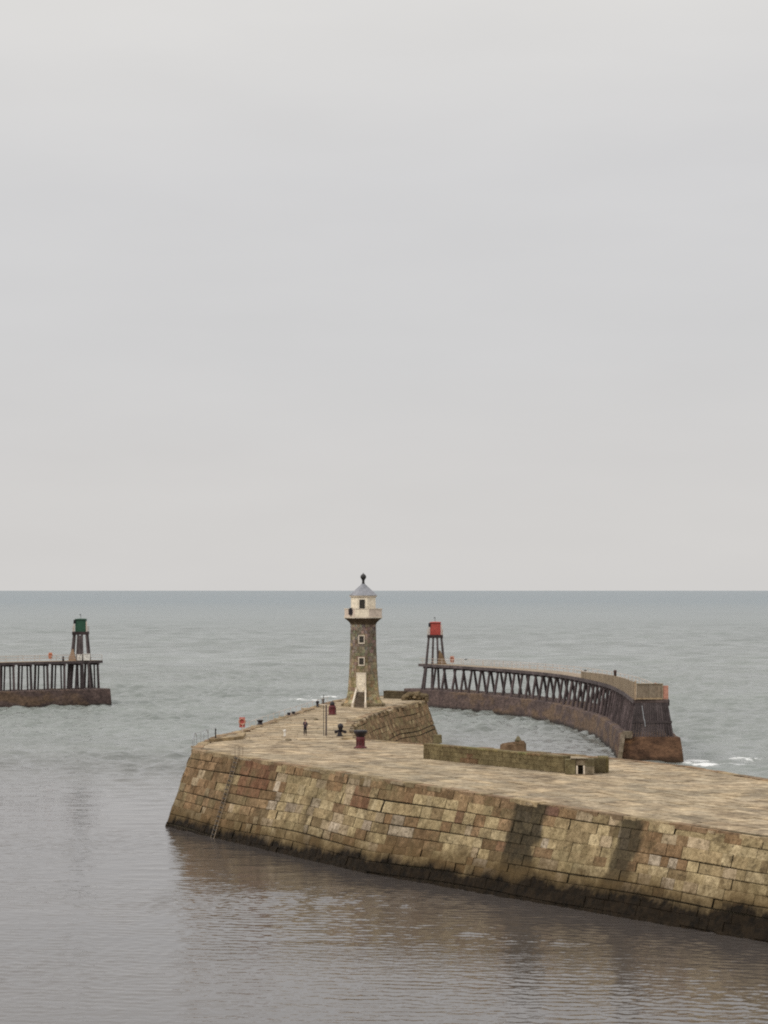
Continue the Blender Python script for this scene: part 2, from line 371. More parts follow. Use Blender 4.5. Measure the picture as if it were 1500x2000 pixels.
# ------------------------------------------------------------------ the stone pier
DZ = 7.4
front = [Vector((-18.8, 250.8, 0)), Vector((50.8, 132.7, 0))]
MID = Vector((.6, 210.3, 0))
def fall(x, y):
    a = (x-MID.x)*.543-(y-MID.y)*.840
    return min(1.45, max(0, a/46.2))
def warp(ob, o3):
    o3 = Vector(o3)
    for v in ob.data.vertices:
        z = v.co.z+o3.z; v.co.z -= fall(v.co.x+o3.x, v.co.y+o3.y)*max(0, min(1.2, (z+1.2)/8.6))
    ob.data.update()
left_edge = [(-18.9,262),(-17.9,275.6),(-15.9,285),(-12.1,319.7),(-9.05,348),(-7.2,362),(-4.5,374),(0,379),(4.6,375),(6.0,364.5)]
right_edge = [(3.4,350),(.9,340),(-1.6,322),(-3.6,303),(-4.0,285),(-3.3,270),(3.9,260.5),(12.5,251),(20.9,239),(27.2,227),(32.4,215),(43,190),(70,132)]
outline = [Vector((p[0], p[1], 0)) for p in [front[0]]+left_edge+right_edge+[front[1], MID]]
nO = len(outline)
def offset(pts, d):
    """outline is clockwise seen from above going front corner -> away -> back: outward is to the left of travel"""
    res = []
    n = len(pts)
    for i in range(n):
        a, b, c = pts[i-1], pts[i], pts[(i+1)%n]
        n1 = Vector((-(b-a).y, (b-a).x, 0)).normalized(); n2 = Vector((-(c-b).y, (c-b).x, 0)).normalized()
        m = (n1+n2).normalized(); k = min(1.6, 1/max(.3, m.dot(n1)))
        res.append(b+m*d*k)
    return res
bottom = offset(outline, 2.5)
ZB = -1.2; bottom = offset(outline, 2.5*(DZ-ZB)/DZ)

quay = empty("stone_pier", (0, 300, 0), "massive stone pier of patched yellow and brown sandstone blocks with a flat paved top", "pier")
QO = (0, 300, 0)
core = MB(); ti = offset(outline, -.25); bi = [b+(t-o) for b, t, o in zip(bottom, ti, outline)]; ti2 = [t.lerp(b, 2.2/8.6) for t, b in zip(ti, bi)]
core.add([Vector((p.x, p.y, DZ-.12)) for p in ti]+[Vector((p.x, p.y, ZB)) for p in bi]+[Vector((p.x, p.y, DZ-2.2)) for p in ti2],
         [tuple(range(2*nO, 3*nO))]+[(i, (i+1)%nO, nO+(i+1)%nO, nO+i) for i in range(nO)], (1,1,1))
warp(core.build("core", M['core'], quay, QO), QO)

def pick(u, v, kind):
    """stone colour for a block u metres along and v (0 top .. 1 bottom) down the face"""
    r = random.random()
    br = [(.21,.145,.085), (.17,.12,.07), (.24,.175,.105), (.19,.15,.09), (.235,.168,.103)]
    yl = [(.37,.315,.195), (.33,.28,.17), (.41,.355,.23), (.31,.255,.155), (.36,.305,.215), (.29,.24,.145)]
    gr = [(.37,.33,.265), (.31,.27,.215), (.42,.375,.29)]
    rd = [(.17,.10,.063), (.135,.08,.052), (.205,.132,.085)]
    if kind == 'harbour':
        cl = mnoise.noise(Vector((u*.09, v*2.2, 3.1)))
        if 14 < u < 21 and v < .38 and r < .75: return random.choice([(.17,.095,.06), (.15,.085,.055), (.20,.12,.075), (.14,.09,.055)])
        if 41 < u < 63 and v < .1: return random.choice(br)
        if abs(u-40) < 1.8+2*abs(v-.3) and .1 < v < .5 and r < .6: return random.choice(rd)
        if 66 < u < 70 and v < .26 and r < .3: return (.13,.08,.06)
        if v < .16 and r < .42: return random.choice(br)
        if u < 22: return random.choice(br+br+br+yl[3:5]+[(.25,.21,.14)])
        if 50 < u < 63 and .2 < v < .55 and r < .6: return random.choice(br+rd[2:]+yl[:2])
        if cl > .28: return random.choice(br+gr[:2])
        if r < .09: return random.choice(br)
        if r < .105: return random.choice(rd)
        if r < .20: return random.choice(gr)
        return random.choice(yl)
    if kind == 'seaward':
        return tuple(x*1.15 for x in random.choice(br+br+yl[3:4]+[(.24,.20,.11), (.20,.165,.09)]))
    return random.choice(br+gr)

def stain_at(u, v):
    s = 0
    for c, wd, amp, drift in ((64.3, 1.9, 1, -.4), (76.6, 1.15, .92, -.6), (93, 1.0, .35, 0), (31, .8, .3, .4), (12, .9, .3, 0)):
        q = abs(u-(c+drift*v)+.7*mnoise.noise(Vector((v*5, c, 0))))/wd
        q += .35*mnoise.noise(Vector((u*1.3, v*9, 2))); s = max(s, amp*max(0, min(1, (1.2-q)*4)))
    return s

def masonry(path_top, path_bot, ztop, zbot, kind, ch=.82, bl=(1.5, 3.1), rough=.05, nu=5, nv=3, flip=False):
    nu, nv = 6, 4
    mb = MB()
    seg = []; tot = 0
    for a, b, c, d in zip(path_top[:-1], path_top[1:], path_bot[:-1], path_bot[1:]):
        ln = (b-a).length; seg.append((tot, ln, a, b, c, d)); tot += ln
    def pt(u, v):
        u = max(-.1, min(tot+.1, u))
        for (s0, ln, a, b, c, d) in seg:
            if u <= s0+ln+1e-6 or s0+ln >= tot-1e-6: break
        t = (u-s0)/ln
        T = a.lerp(b, t); B = c.lerp(d, t)
        q = T.lerp(B, v); q.z = ztop+(zbot-ztop)*v
        nn = Vector((-(b-a).y, (b-a).x, 0)).normalized()
        nn = (nn+Vector((0,0,.3))).normalized()
        return q, nn
    slant = math.hypot(ztop-zbot, 2.9); rows = max(1, round(slant/ch))
    edges = [0]
    for r in range(rows): edges.append(edges[-1]+random.uniform(.8, 1.2))
    edges = [x/edges[-1] for x in edges]
    for r in range(rows):
        v0, v1 = edges[r], edges[r+1]; u = random.uniform(-1.5, 0)
        while u < tot:
            ln = random.uniform(*bl)*(1.5 if random.random() < .12 else 1)*(.6 if random.random() < .2 else 1)
            u0, u1 = max(0, u), min(tot, u+ln); u += ln
            if u1-u0 < .25: continue
            c = pick((u0+u1)/2, (v0+v1)/2, kind)
            k = random.uniform(.88, 1.28); c = (c[0]*k*1.06, c[1]*k*.98, c[2]*k*.96)
            proud = random.gauss(0, rough)+(-.10 if random.random() < .02 else 0)
            vs_, cs, fs = [], [], []
            gu = .006/(u1-u0); gv = .008/((v1-v0)*slant); FU = [0, .035, .25, .5, .75, .965, 1]; FV = [0, .06, .5, .94, 1]
            for j in range(nv+1):
                for i in range(nu+1):
                    fu = gu+(1-2*gu)*FU[i]; fv = gv+(1-2*gv)*FV[j]
                    edge = i in (0, nu) or j in (0, nv)
                    uu, vv = u0+(u1-u0)*fu, v0+(v1-v0)*fv
                    sag = .30*mnoise.noise(Vector((uu*.06, r*.35, 7)))/slant
                    p, nn = pt(uu, vv+sag*(0 if r == 0 else 1))
                    nz = mnoise.noise(p*1.7)*.05+mnoise.noise(p*.5)*.06
                    p = p+nn*((proud+nz-.03 if edge else proud+nz))
                    if not edge: p += Vector((mnoise.noise(p*3), mnoise.noise(p*3+Vector((9,0,0))), mnoise.noise(p*3+Vector((0,9,0)))))*.02
                    # squeeze the ring next to the border outwards so that faces stay flat with a tight joint
                    vs_.append(p); cs.append((*c, stain_at(uu, vv) if kind == 'harbour' else 0))
            W_ = nu+1
            for j in range(nv+1):
                for i in range(nu+1):
                    pass
            for j in range(nv):
                for i in range(nu): fs.append((j*W_+i, j*W_+i+1, (j+1)*W_+i+1, (j+1)*W_+i))
            mb.add(vs_, fs, cs)
    return mb

# harbour face (front), outline runs A -> left ... -> B -> A, so the front face is travelled B -> A
Ft = [outline[-2], outline[-1], outline[0]]; Fb = [bottom[-2], bottom[-1], bottom[0]]
LEN_F = (Ft[1]-Ft[0]).length+(Ft[2]-Ft[1]).length
_pick = pick; _stain = stain_at
def pick(u, v, kind): return _pick(LEN_F-u if kind == 'harbour' else u, v, kind)
def stain_at(u, v): return _stain(LEN_F-u, v)
# non-uniform grid so that block faces are flat: patch the generator's spacing
mb = masonry(Ft, Fb, DZ-.02, ZB, 'harbour', ch=.86, bl=(.95, 2.3), rough=.03, nu=6, nv=4)
o = mb.build("harbour_wall", M['masonry'], quay, QO); warp(o, QO); tag(o, "yellow and brown block face stained dark with weed at the waterline")
# alpha of the tint is used as stain: point attributes keep it
kL = 1+len(left_edge)
Lt = outline[0:kL-1]; Lb = bottom[0:kL-1]
mb = masonry(Lt, Lb, DZ-.02, ZB, 'channel', ch=.8, bl=(1.4, 2.6), nu=3, nv=3)
mb.build("channel_wall", M['masonry'], quay, QO)
iR = kL-2
Rt = outline[iR:nO-1]; Rb = bottom[iR:nO-1]
mb = masonry(Rt, Rb, DZ-.02, ZB, 'seaward', ch=.6, bl=(.6, 1.6), rough=.012)
warp(mb.build("seaward_wall", M['rubble'], quay, QO), QO)

# coping stones round the whole edge
cp = MB()
for i in range(nO):
    a, b = outline[i], outline[(i+1)%nO]
    d = (b-a); ln = d.length; d.normalize(); nn = Vector((-d.y, d.x, 0)); u = 0; az = math.atan2(d.y, d.x)
    isfront = i == nO-1
    while u < ln-.2:
        l = min(random.uniform(1.2, 2.4), ln-u)
        k = random.uniform(.75, 1.15); base = random.choice([(.74,.66,.60), (.66,.55,.48), (.9,.86,.76), (.8,.78,.68)])
        wd = random.uniform(.75, 1.0); h = random.uniform(.02, .1)
        c = a+d*(u+l/2)-nn*(wd/2-.05+random.uniform(-.06, .06))
        cp.box((c.x, c.y, DZ-.15+h/2), (l-.05, wd, .3+h), az, tuple(x*k for x in base))
        u += l
warp(cp.build("coping", M['paving'], quay, QO), QO)

# paving: individually laid slabs, slightly tilted and uneven
def inside(p, poly):
    c = False; n = len(poly); j = n-1
    for i in range(n):
        if (poly[i].y > p[1]) != (poly[j].y > p[1]) and p[0] < (poly[j].x-poly[i].x)*(p[1]-poly[i].y)/(poly[j].y-poly[i].y)+poly[i].x: c = not c
        j = i
    return c
pv = MB()
inner = offset(outline, -.5)
ax = Vector((43,-90,0)).normalized(); ay = Vector((-ax.y, ax.x, 0))   # ay points away from the harbour face
if ay.dot(Vector((1, .5, 0))) < 0: ay = -ay
az = math.atan2(ax.y, ax.x)
for zone in (0, 1):
    if zone == 0: A0, D1, D2, th = front[0], ax, ay, az
    else:
        D1 = Vector((1, .05, 0)).normalized(); D2 = Vector((-.05, 1, 0)).normalized(); A0 = Vector((-22, 268, 0)); th = math.atan2(D1.y, D1.x)
    r = -60.0 if zone == 0 else 0.0
    while r < (85 if zone == 0 else 116):
        rh = random.uniform(.9, 1.7); s = random.uniform(-2, 0) - (45 if zone == 0 else 0)
        while s < (165 if zone == 0 else 34):
            sl = random.uniform(1.4, 3.2)
            c = A0+D1*(s+sl/2)+D2*(r+rh/2)
            ok = inside(c, inner) and ((c.y < 268) == (zone == 0))
            if ok:
                k = .95+.22*mnoise.noise(Vector((c.x*.12, c.y*.12, 5)))+random.gauss(0, .12)
                w_ = random.uniform(-.03, .03)
                colr = (k*(1+w_), k, k*(1-w_*1.5))
                m = Matrix.Rotation(th, 3, 'Z') @ Matrix.Rotation(random.gauss(0, .010), 3, 'X') @ Matrix.Rotation(random.gauss(0, .006), 3, 'Y')
                pv.box((c.x, c.y, DZ-.1+random.gauss(0, .012)+.02*mnoise.noise(Vector((c.x*.15, c.y*.15, 1)))), (sl-.07, rh-.07, .2), color=colr, m=m)
            s += sl
        r += rh
warp(pv.build("paving", M['paving'], quay, QO), QO)
bed = MB(); n2 = len(inner)
bed.add([Vector((p.x, p.y, DZ-.16)) for p in inner], [tuple(range(n2))], (.75,.72,.66))
bo = bed.build("paving_bed", M['paving'], quay, QO)
def refine(ob, n, k):
    bm = bmesh.new(); bm.from_mesh(ob.data)
    for _ in range(n): bmesh.ops.subdivide_edges(bm, edges=[e_ for e_ in bm.edges if e_.calc_length() > k], cuts=2, use_grid_fill=True)
    bmesh.ops.triangulate(bm, faces=[f_ for f_ in bm.faces if len(f_.verts) > 4]); bm.to_mesh(ob.data); bm.free()
refine(bo, 4, 4.0); warp(bo, QO)

# raised kerb step on the channel edge
def deck(px, py): return P(px, py, DZ)
k0, k1, k2 = deck(413, 1449), deck(468, 1444), deck(472, 1436)

# ------------------------------------------------------------------ parapet walls standing on the pier
def stone_wall(name, pts, h, th, label, color=(.20,.165,.095), patches=None, ch=.45, bl=(.7, 1.5), org=None, z0=DZ, mat='tower_stone'):
    o3 = Vector(pts[0])
    e = empty(name, o3, label, "wall")
    mb = MB(); cpb = MB()
    for a, b in zip(pts[:-1], pts[1:]):
        a, b = Vector(a), Vector(b); d = (b-a); d.z = 0; ln = d.length; d.normalize(); nn = Vector((-d.y, d.x, 0)); zz = z0; rz = math.atan2(d.y, d.x)
        while zz < z0+h-.05:
            hh = min(ch*random.uniform(.9, 1.1), z0+h-zz); u = 0
            while u < ln-.02:
                l = min(random.uniform(*bl), ln-u)
                c = color if not patches or random.random() > .45 or not patches[0] < u < patches[1] else patches[2]
                k = random.uniform(.82, 1.15)
                ctr = a+d*(u+l/2)
                mb.box((ctr.x, ctr.y, zz+hh/2), (l-.02, th+random.uniform(-.05, .03), hh-.02), rz, tuple(x*k for x in c))
                u += l
            zz += hh
        ctr = (a+b)/2; mb.box((ctr.x, ctr.y, z0+h/2-.05), (ln-.05, th-.16, h-.1), rz, tuple(x*.4 for x in color))
        u = 0
        while u < ln-.02:
            l = min(random.uniform(1.2, 2.2), ln-u); ctr = a+d*(u+l/2)
            cpb.box((ctr.x, ctr.y, z0+h+.07), (l-.02, th+.1, .15), rz, tuple(x*random.uniform(1.0, 1.25) for x in color)); u += l
    mb.build("masonry", M[mat], e, o3); cpb.build("coping", M[mat], e, o3)
    return e
a, b = deck(827, 1482), deck(1108, 1510)
stone_wall("parapet_wall", [a+Vector((.3,.35,0)), b+Vector((0,.35,0))], 1.28, .7, "long low mossy stone parapet wall along the seaward edge of the pier", (.185,.15,.085), (4.5, 8.5, (.17,.105,.065)), ch=.43)
# end of the wall: a recess with two pale posts, and a stone stub
e0 = deck(1108, 1513)
sh = empty("stone_shelter", e0, "squat stone shelter block with two pale posts closing the right end of the parapet wall", "shelter")
def D2(px, py): return deck(px, py)
mb = MB()
p0, p1 = deck(1106, 1512), deck(1124, 1513)
mb.box(((p0.x+p1.x)/2, p0.y+.5, DZ+.62), (.84, 1.0, 1.24), 0, (.18,.155,.09))
p0, p1 = deck(1143, 1512), deck(1160, 1511)
mb.box(((p0.x+p1.x)/2, p0.y+.5, DZ+.32), (.78, 1.0, .64), 0, (.26,.22,.17)); mb.box(((p0.x+p1.x)/2, p0.y+.52, DZ+.97), (.76, .95, .62), 0, (.17,.15,.10))
pr0, pr1 = deck(1170, 1509), deck(1188, 1507)
mb.box(((pr0.x+pr1.x)/2, pr0.y+1.0, DZ+.66), (.86, 1.9, 1.32), -.03, (.17,.14,.07))
mb.box(((p0.x+pr1.x)/2-.1, p0.y+1.9, DZ+.62), (1.8, .5, 1.24), -.03, (.12,.10,.06))
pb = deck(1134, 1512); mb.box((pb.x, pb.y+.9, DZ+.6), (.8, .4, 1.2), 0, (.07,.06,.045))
mb.build("masonry", M['tower_stone'], sh, e0, bevel=.02)
mb = MB(); mb.box((pb.x, pb.y+.45, DZ+1.0), (.82, .7, .5), 0, (.27,.225,.17)); mb.box((pb.x-.1, pb.y+.4, DZ+1.33), (1.4, .9, .08), 0, (.36,.31,.25)); mb.build("lintel", M['tower_stone'], sh, e0, bevel=.02)
for px in (1127, 1141):
    q = deck(px, 1512); mb = MB(); mb.box((q.x, q.y+.12, DZ+.36), (.14, .2, .72)); mb.build("post", M['trim'], sh, e0)

# sea wall round the head of the pier behind the lighthouse
pts = [P(748, 1378, DZ)+Vector((0, 22, 0)), P(790, 1378, DZ)+Vector((0, 18, 0))]
stone_wall("sea_wall", [(.2, 371.5, DZ), (3.1, 369.5, DZ)], .95, 1.0, "low dark slab wall just right of the lighthouse foot", (.10,.08,.055), ch=.5)
rb = empty("pier_head_rubble", (4.4, 366, DZ), "rough brown rubble mound with a dark hole at the tip of the stone pier", "rubble")
mb = MB()
for i in range(420):
    x = random.uniform(2.7, 6.15); y = random.uniform(363.9, 370.5)-(x-3)*.35
    hmax = .95*min(1, (x-2.3)/1.2)*(1 if x < 5 else .8)
    z = DZ+hmax*random.random()**.5-.1
    if abs(x-4.15) < .26 and z < DZ+.62 and y < 366.5: continue
    q_ = random.uniform(.22, .5); m = Matrix.Rotation(random.uniform(0, 3), 3, 'Z') @ Matrix.Rotation(random.uniform(-.6,.6), 3, 'X')
    k = random.uniform(.65, 1.2)
    mb.box((x, y, z), (q_*1.3, q_, q_*.9), color=(.18*k,.135*k,.085*k), m=m, taper=.8)
mb.build("stones", M['rubble'], rb, (4.4, 366, DZ), bevel=.05)
# square block at the seaward corner
q = deck(855, 1451)
bk = MB(); bk.box((q.x, q.y+.9, DZ+.36), (.85, .8, .86), .1, (.20,.17,.10), taper=.95)
o = bk.build("stone_block", M['tower_stone'], None, (q.x, q.y+.9, DZ), bevel=.04); tag(o, "square mossy stone block at the left end of the parapet wall", "block")
# brown lump behind the parapet
q = Vector((12.6, 249.6, DZ))
lump = empty("mooring_stone", q, "long rusty brown stone lump with a pointed knob rising behind the parapet wall", "stone")
mb = MB(); prof = []
rows_ = [(-1.3,.55,.3), (-1.1,.70,.4), (-.5,.80,.5), (.1,.88,.5), (.6,.98,.5), (1.0,1.0,.45), (1.22,.7,.35)]
for (x, h, hw) in rows_:
    for (yy, zz) in ((-hw-.15, -.05), (-hw, h*.7), (-hw*.5, h), (hw*.5, h), (hw, h*.7), (hw+.15, -.05)): prof.append(q+Vector((x, yy, zz+random.uniform(-.04,.04))))
fs = [(i*6+j, i*6+j+1, (i+1)*6+j+1, (i+1)*6+j) for i in range(6) for j in range(5)]+[(0,1,2,3,4,5), tuple(36+i for i in range(6))]
mb.add(prof, fs, (.15,.10,.065)); mb.build("body", M['tower_stone'], lump, q)
mb = MB(); mb.lathe([(.36,.92),(.28,1.1),(.14,1.36),(.03,1.44)], q+Vector((.45,0,0)), 8, color=(.17,.15,.10)); mb.build("knob", M['tower_stone'], lump, q)
# kerb step near the corner railing
kb = MB(); kb.beam(k0+Vector((0,0,.16)), k1+Vector((0,0,.16)), .7, .34, (.8,.76,.66)); kb.beam(k1+Vector((0,.2,.16)), k2+Vector((.1,0,.16)), .7, .33, (.8,.76,.66))
o = kb.build("kerb_step", M['paving'], None, k0); tag(o, "short raised stone step beside the corner railing", "step")

# ------------------------------------------------------------------ lighthouse
LP = deck(710, 1376); LP = Vector((-2.8, 346.5, DZ))
lh = empty("lighthouse", LP, "octagonal brown stone lighthouse with cream lantern room, gallery and domed finial", "lighthouse")
def oct_face_layers(prof, layers):
    """octagonal tower shaft laid in block courses; prof maps z to half width across flats"""
    mb = MB()
    def hw(z):
        for (z0, r0), (z1, r1) in zip(prof[:-1], prof[1:]):
            if z <= z1: return r0+(r1-r0)*(z-z0)/(z1-z0)
        return prof[-1][1]
    z = prof[0][0]; top = prof[-1][0]; row = 0
    while z < top-.05:
        h = min(random.uniform(.38, .5), top-z)
        for f in range(8):
            th = -math.pi/2+f*math.pi/4+LROT
            nn = Vector((math.cos(th), math.sin(th), 0)); tt = Vector((-nn.y, nn.x, 0))
            for (za, zb) in ((z, z+h),):
                ra, rbb = hw(za+.01), hw(zb-.01); sa, sbb = ra*math.tan(math.pi/8), rbb*math.tan(math.pi/8)
                cuts = [0]
                while cuts[-1] < 1: cuts.append(cuts[-1]+random.uniform(.22, .45))
                cuts = [c/cuts[-1] for c in cuts]
                for c0, c1 in zip(cuts[:-1], cuts[1:]):
                    hgt = (za-prof[0][0])/(top-prof[0][0])
                    lo = random.choice([(.27,.213,.135), (.235,.188,.118), (.30,.243,.16), (.215,.172,.115)])
                    hi = random.choice([(.18,.152,.125), (.158,.132,.112), (.205,.172,.143), (.14,.118,.10)])
                    t_ = min(1, max(0, (hgt-.25)/.4))
                    c = tuple((l*(1-t_)+h_*t_)*1.62*random.uniform(.85, 1.12) for l, h_ in zip(lo, hi))
                    pr = random.uniform(-.012, .015)
                    g = .008
                    q = []
                    for (r_, s_, zz) in ((ra, sa, za+g), (rbb, sbb, zb-g)):
                        for cc in (c0+g*1.2, c1-g*1.2):
                            q.append(nn*(r_+pr)+tt*(s_*(2*cc-1)*(1+pr*.3))+Vector((0,0,zz)))
                    q2 = [p-nn*.08 for p in q]
                    mb.add([LP+p for p in q+q2], [(0,1,3,2),(4,6,7,5),(0,2,6,4),(1,5,7,3),(2,3,7,6),(0,4,5,1)], c)
        z += h; row += 1
    # core
    mb.lathe([(hw(zz)/math.cos(math.pi/8)-.03, zz) for zz in [prof[0][0]+(top-prof[0][0])*i/24 for i in range(25)]], LP, 8, phase=.5+LROT*4/math.pi, color=(.07,.06,.05), smooth=False)
    return mb, hw
LROT = -.07
U = 345/5000
prof = [(0, 2.85), (.25, 2.72), (.5, 2.48), (1.0, 2.22), (1.9, 2.04), (5.0, 1.84), (8.5, 1.72), (11.35, 1.66)]
mb, hw = oct_face_layers(prof, 1)
mb.build("shaft", M['tower_stone'], lh, LP)
mb = MB(); mb.lathe([(3.15, 0), (3.15, .28), (3.0, .40)], LP, 8, phase=.5+LROT*4/math.pi, color=(.27,.22,.145), smooth=False); mb.build("plinth", M['tower_stone'], lh, LP)
c8 = 1/math.cos(math.pi/8)
mb = MB(); mb.lathe([(1.70*c8, 11.0), (1.80*c8, 11.25), (2.1*c8, 11.55), (2.42*c8, 11.78), (2.45*c8, 11.86)], LP, 8, phase=.5+LROT*4/math.pi, color=(.13,.10,.075), smooth=False); mb.build("corbel", M['tower_stone'], lh, LP)
# gallery parapet: hollow octagon wall
def ring(ri, ro, z0, z1, mat, name, parent):
    mb = MB(); p = []
    for (r, z) in ((ro, z0), (ro, z1), (ri, z1), (ri, z0)):
        for i in range(8):
            t = 2*math.pi*(i+.5)/8+LROT; p.append(LP+Vector((math.cos(t)*r*c8, math.sin(t)*r*c8, z)))
    f = []
    for k in range(4):
        for i in range(8): f.append((k*8+i, k*8+(i+1)%8, ((k+1)%4)*8+(i+1)%8, ((k+1)%4)*8+i))
    mb.add(p, f); return mb.build(name, M[mat], parent, LP)
g = ring(0.2, 2.52, 11.86, 12.05, 'trim', "gallery_floor", lh)
ring(2.22, 2.46, 12.05, 13.05, 'parapet', "gallery_parapet", lh)
ring(2.18, 2.52, 13.05, 13.15, 'trim', "parapet_coping", lh)
# front face of the parapet is cleaner cream: thin render panel
th = -math.pi/2+LROT; nn = Vector((math.cos(th), math.sin(th), 0)); tt = Vector((-nn.y, nn.x, 0))
mb = MB(); c = LP+nn*2.475+Vector((0,0,12.53)); mb.box(c, (1.9, .05, .98), th+math.pi/2); mb.build("parapet_panel", M['cream'], lh, LP)
# lantern room
mb = MB(); mb.lathe([(1.64*c8, 11.9), (1.62*c8, 14.75)], LP, 8, phase=.5+LROT*4/math.pi, smooth=False)
lan = mb.build("lantern_room", M['cream'], lh, LP)
mb = MB(); mb.lathe([(1.68*c8, 14.68), (1.80*c8, 14.76), (1.80*c8, 14.90)], LP, 8, phase=.5+LROT*4/math.pi, color=(1,1,1), smooth=False); mb.build("cornice", M['trim'], lh, LP)
mb = MB(); mb.lathe([(1.84*c8, 14.90), (1.82*c8, 14.96), (1.2*c8, 15.55), (.55*c8, 16.15), (.22, 16.5)], LP, 8, phase=.5+LROT*4/math.pi, smooth=False); roof = mb.build("roof", M['lead'], lh, LP)
mb = MB(); mb.lathe([(.34, 16.25), (.22, 16.5), (.16, 16.75), (.19, 17.0), (.27, 17.12), (.38, 17.3), (.40, 17.45), (.34, 17.62), (.18, 17.78), (.05, 17.86), (.03, 17.98)], LP, 14); mb.build("finial", M['darkmetal'], roof, LP)
def on_face(r, z, s=0): return LP+nn*r+tt*s+Vector((0,0,z))
def window(w_, h_, r, z, s, name="window", parent=lh, mat='trim', bars=1):
    fr = MB(); t_ = .13
    for (cx, cz, ww, hh) in ((0, h_/2+t_/2, w_+2*t_, t_), (0, -h_/2-t_/2, w_+2*t_, t_+.04), (-w_/2-t_/2, 0, t_, h_), (w_/2+t_/2, 0, t_, h_)):
        fr.box(on_face(r, z+cz, s+cx), (ww, .16, hh), th+math.pi/2)
    f = fr.build(name, M[mat], parent, LP)
    gl = MB(); gl.box(on_face(r-.02, z, s), (w_, .06, h_), th+math.pi/2); gl.build("pane", M['glass'], f, LP)
    gb = MB()
    for k in range(bars): gb.box(on_face(r+.02, z-h_/2+h_*(k+1)/(bars+1), s), (w_, .05, .05), th+math.pi/2)
    gb.build("glazing_bar", M['timber'], f, LP)
    return f
s0 = -.10
window(.62, .90, hw(9.0)+.03, 9.0, s0); window(.62, .90, hw(6.05)+.03, 6.05, s0)
f = window(.46, 1.0, 1.63, 13.72, -.03, mat='darkmetal')
# door with pale surround
mb = MB(); rd = hw(3.1)+.0
mb.box(on_face(rd+.02, 3.25, s0-.02), (1.34, .24, 2.62), th+math.pi/2); d_ = mb.build("door_surround", M['trim'], lh, LP)
mb = MB(); mb.box(on_face(rd+.125, 3.12, s0-.02), (1.0, .06, 2.3), th+math.pi/2)
for k in (-.24, .24):
    for zz in (2.6, 3.6): mb.box(on_face(rd+.16, zz, s0-.02+k), (.34, .03, .78), th+math.pi/2)
dd = mb.build("door", M['cream'], lh, LP)
mb = MB(); mb.box(on_face(rd+.19, 3.05, s0+.38), (.05, .08, .14), th+math.pi/2); mb.build("handle", M['darkmetal'], dd, LP)
# stair up to the door
st = MB(); ns = 10; rs = hw(1.0)
for k in range(ns):
    z1 = 1.95*(ns-k)/ns; y0 = rs-.3+.33*k+.3
    st.box(on_face(y0+.15, z1/2, s0-.05), (1.15, .36, z1-.005*k), th+math.pi/2, (.17,.135,.11))
stair = st.build("stair", M['tower_stone'], lh, LP)
for sgn in (-1, 1):
    hr = MB()
    topp = on_face(rs+.05, 2.15, s0-.05+sgn*.62); bot = on_face(rs+3.3, .35, s0-.05+sgn*.86)
    hr.beam(topp, bot, .2, .42)
    hr.box((bot.x, bot.y, DZ+.34), (.3, .3, .68), th+math.pi/2)
    hr.box((topp.x, topp.y, DZ+2.2), (.26, .26, .7), th+math.pi/2)
    hr.build("balustrade", M['trim'], stair, LP)
# navigation lamp box on the gallery
t2 = th-math.pi/4; n2_ = Vector((math.cos(t2), math.sin(t2), 0))
mb = MB(); c = LP+n2_*2.56+Vector((.32,-.2,12.72)); mb.box(c, (.66, .45, .8), th+math.pi/2-.1); mb.lathe([(.24,0),(.24,.12)], c+Vector((0,0,.40)), 10)
mb.build("signal_box", M['black'], lh, LP, bevel=.02)

# ------------------------------------------------------------------ small things on the pier
def capstan_tall(px, py, label):
    q = deck(px, py); e = empty("capstan", q, label, "capstan")
    mb = MB(); mb.lathe([(.50,0),(.50,.14),(.42,.20),(.42,.9),(.46,1.0),(.36,1.12),(.27,1.2)], q, 16); mb.build("drum", M['maroon'], e, q)
    mb = MB(); mb.lathe([(.30,1.18),(.31,1.3),(.26,1.5),(.15,1.66),(.02,1.72)], q, 14); mb.build("cap", M['black'], e, q)
    mb = MB()
    for i in range(6):
        t = i*math.pi/3; mb.box(q+Vector((math.cos(t)*.43, math.sin(t)*.43, .55)), (.1,.1,.6), t)
    mb.build("whelp", M['maroon'], e, q)
capstan_tall(649, 1396, "tall maroon capstan with a dark domed cap standing left of the lighthouse stair")
q = deck(704, 1461)
e = empty("capstan", q, "maroon capstan with a wide flared black head near the middle of the paving", "capstan")
mb = MB(); mb.lathe([(.66,0),(.66,.08),(.48,.16),(.40,.35),(.40,.8),(.44,1.1)], q, 16); mb.build("drum", M['maroon'], e, q)
mb = MB(); mb.lathe([(.36,1.05),(.42,1.15),(.50,1.35),(.66,1.5),(.68,1.72),(.60,1.76)], q, 18); mb.build("head", M['black'], e, q)
mb = MB()
for i in range(7):
    t = i*2*math.pi/7; mb.box(q+Vector((math.cos(t)*.40, math.sin(t)*.40, .55)), (.1,.12,.8), t)
mb.build("whelp", M['maroon'], e, q)
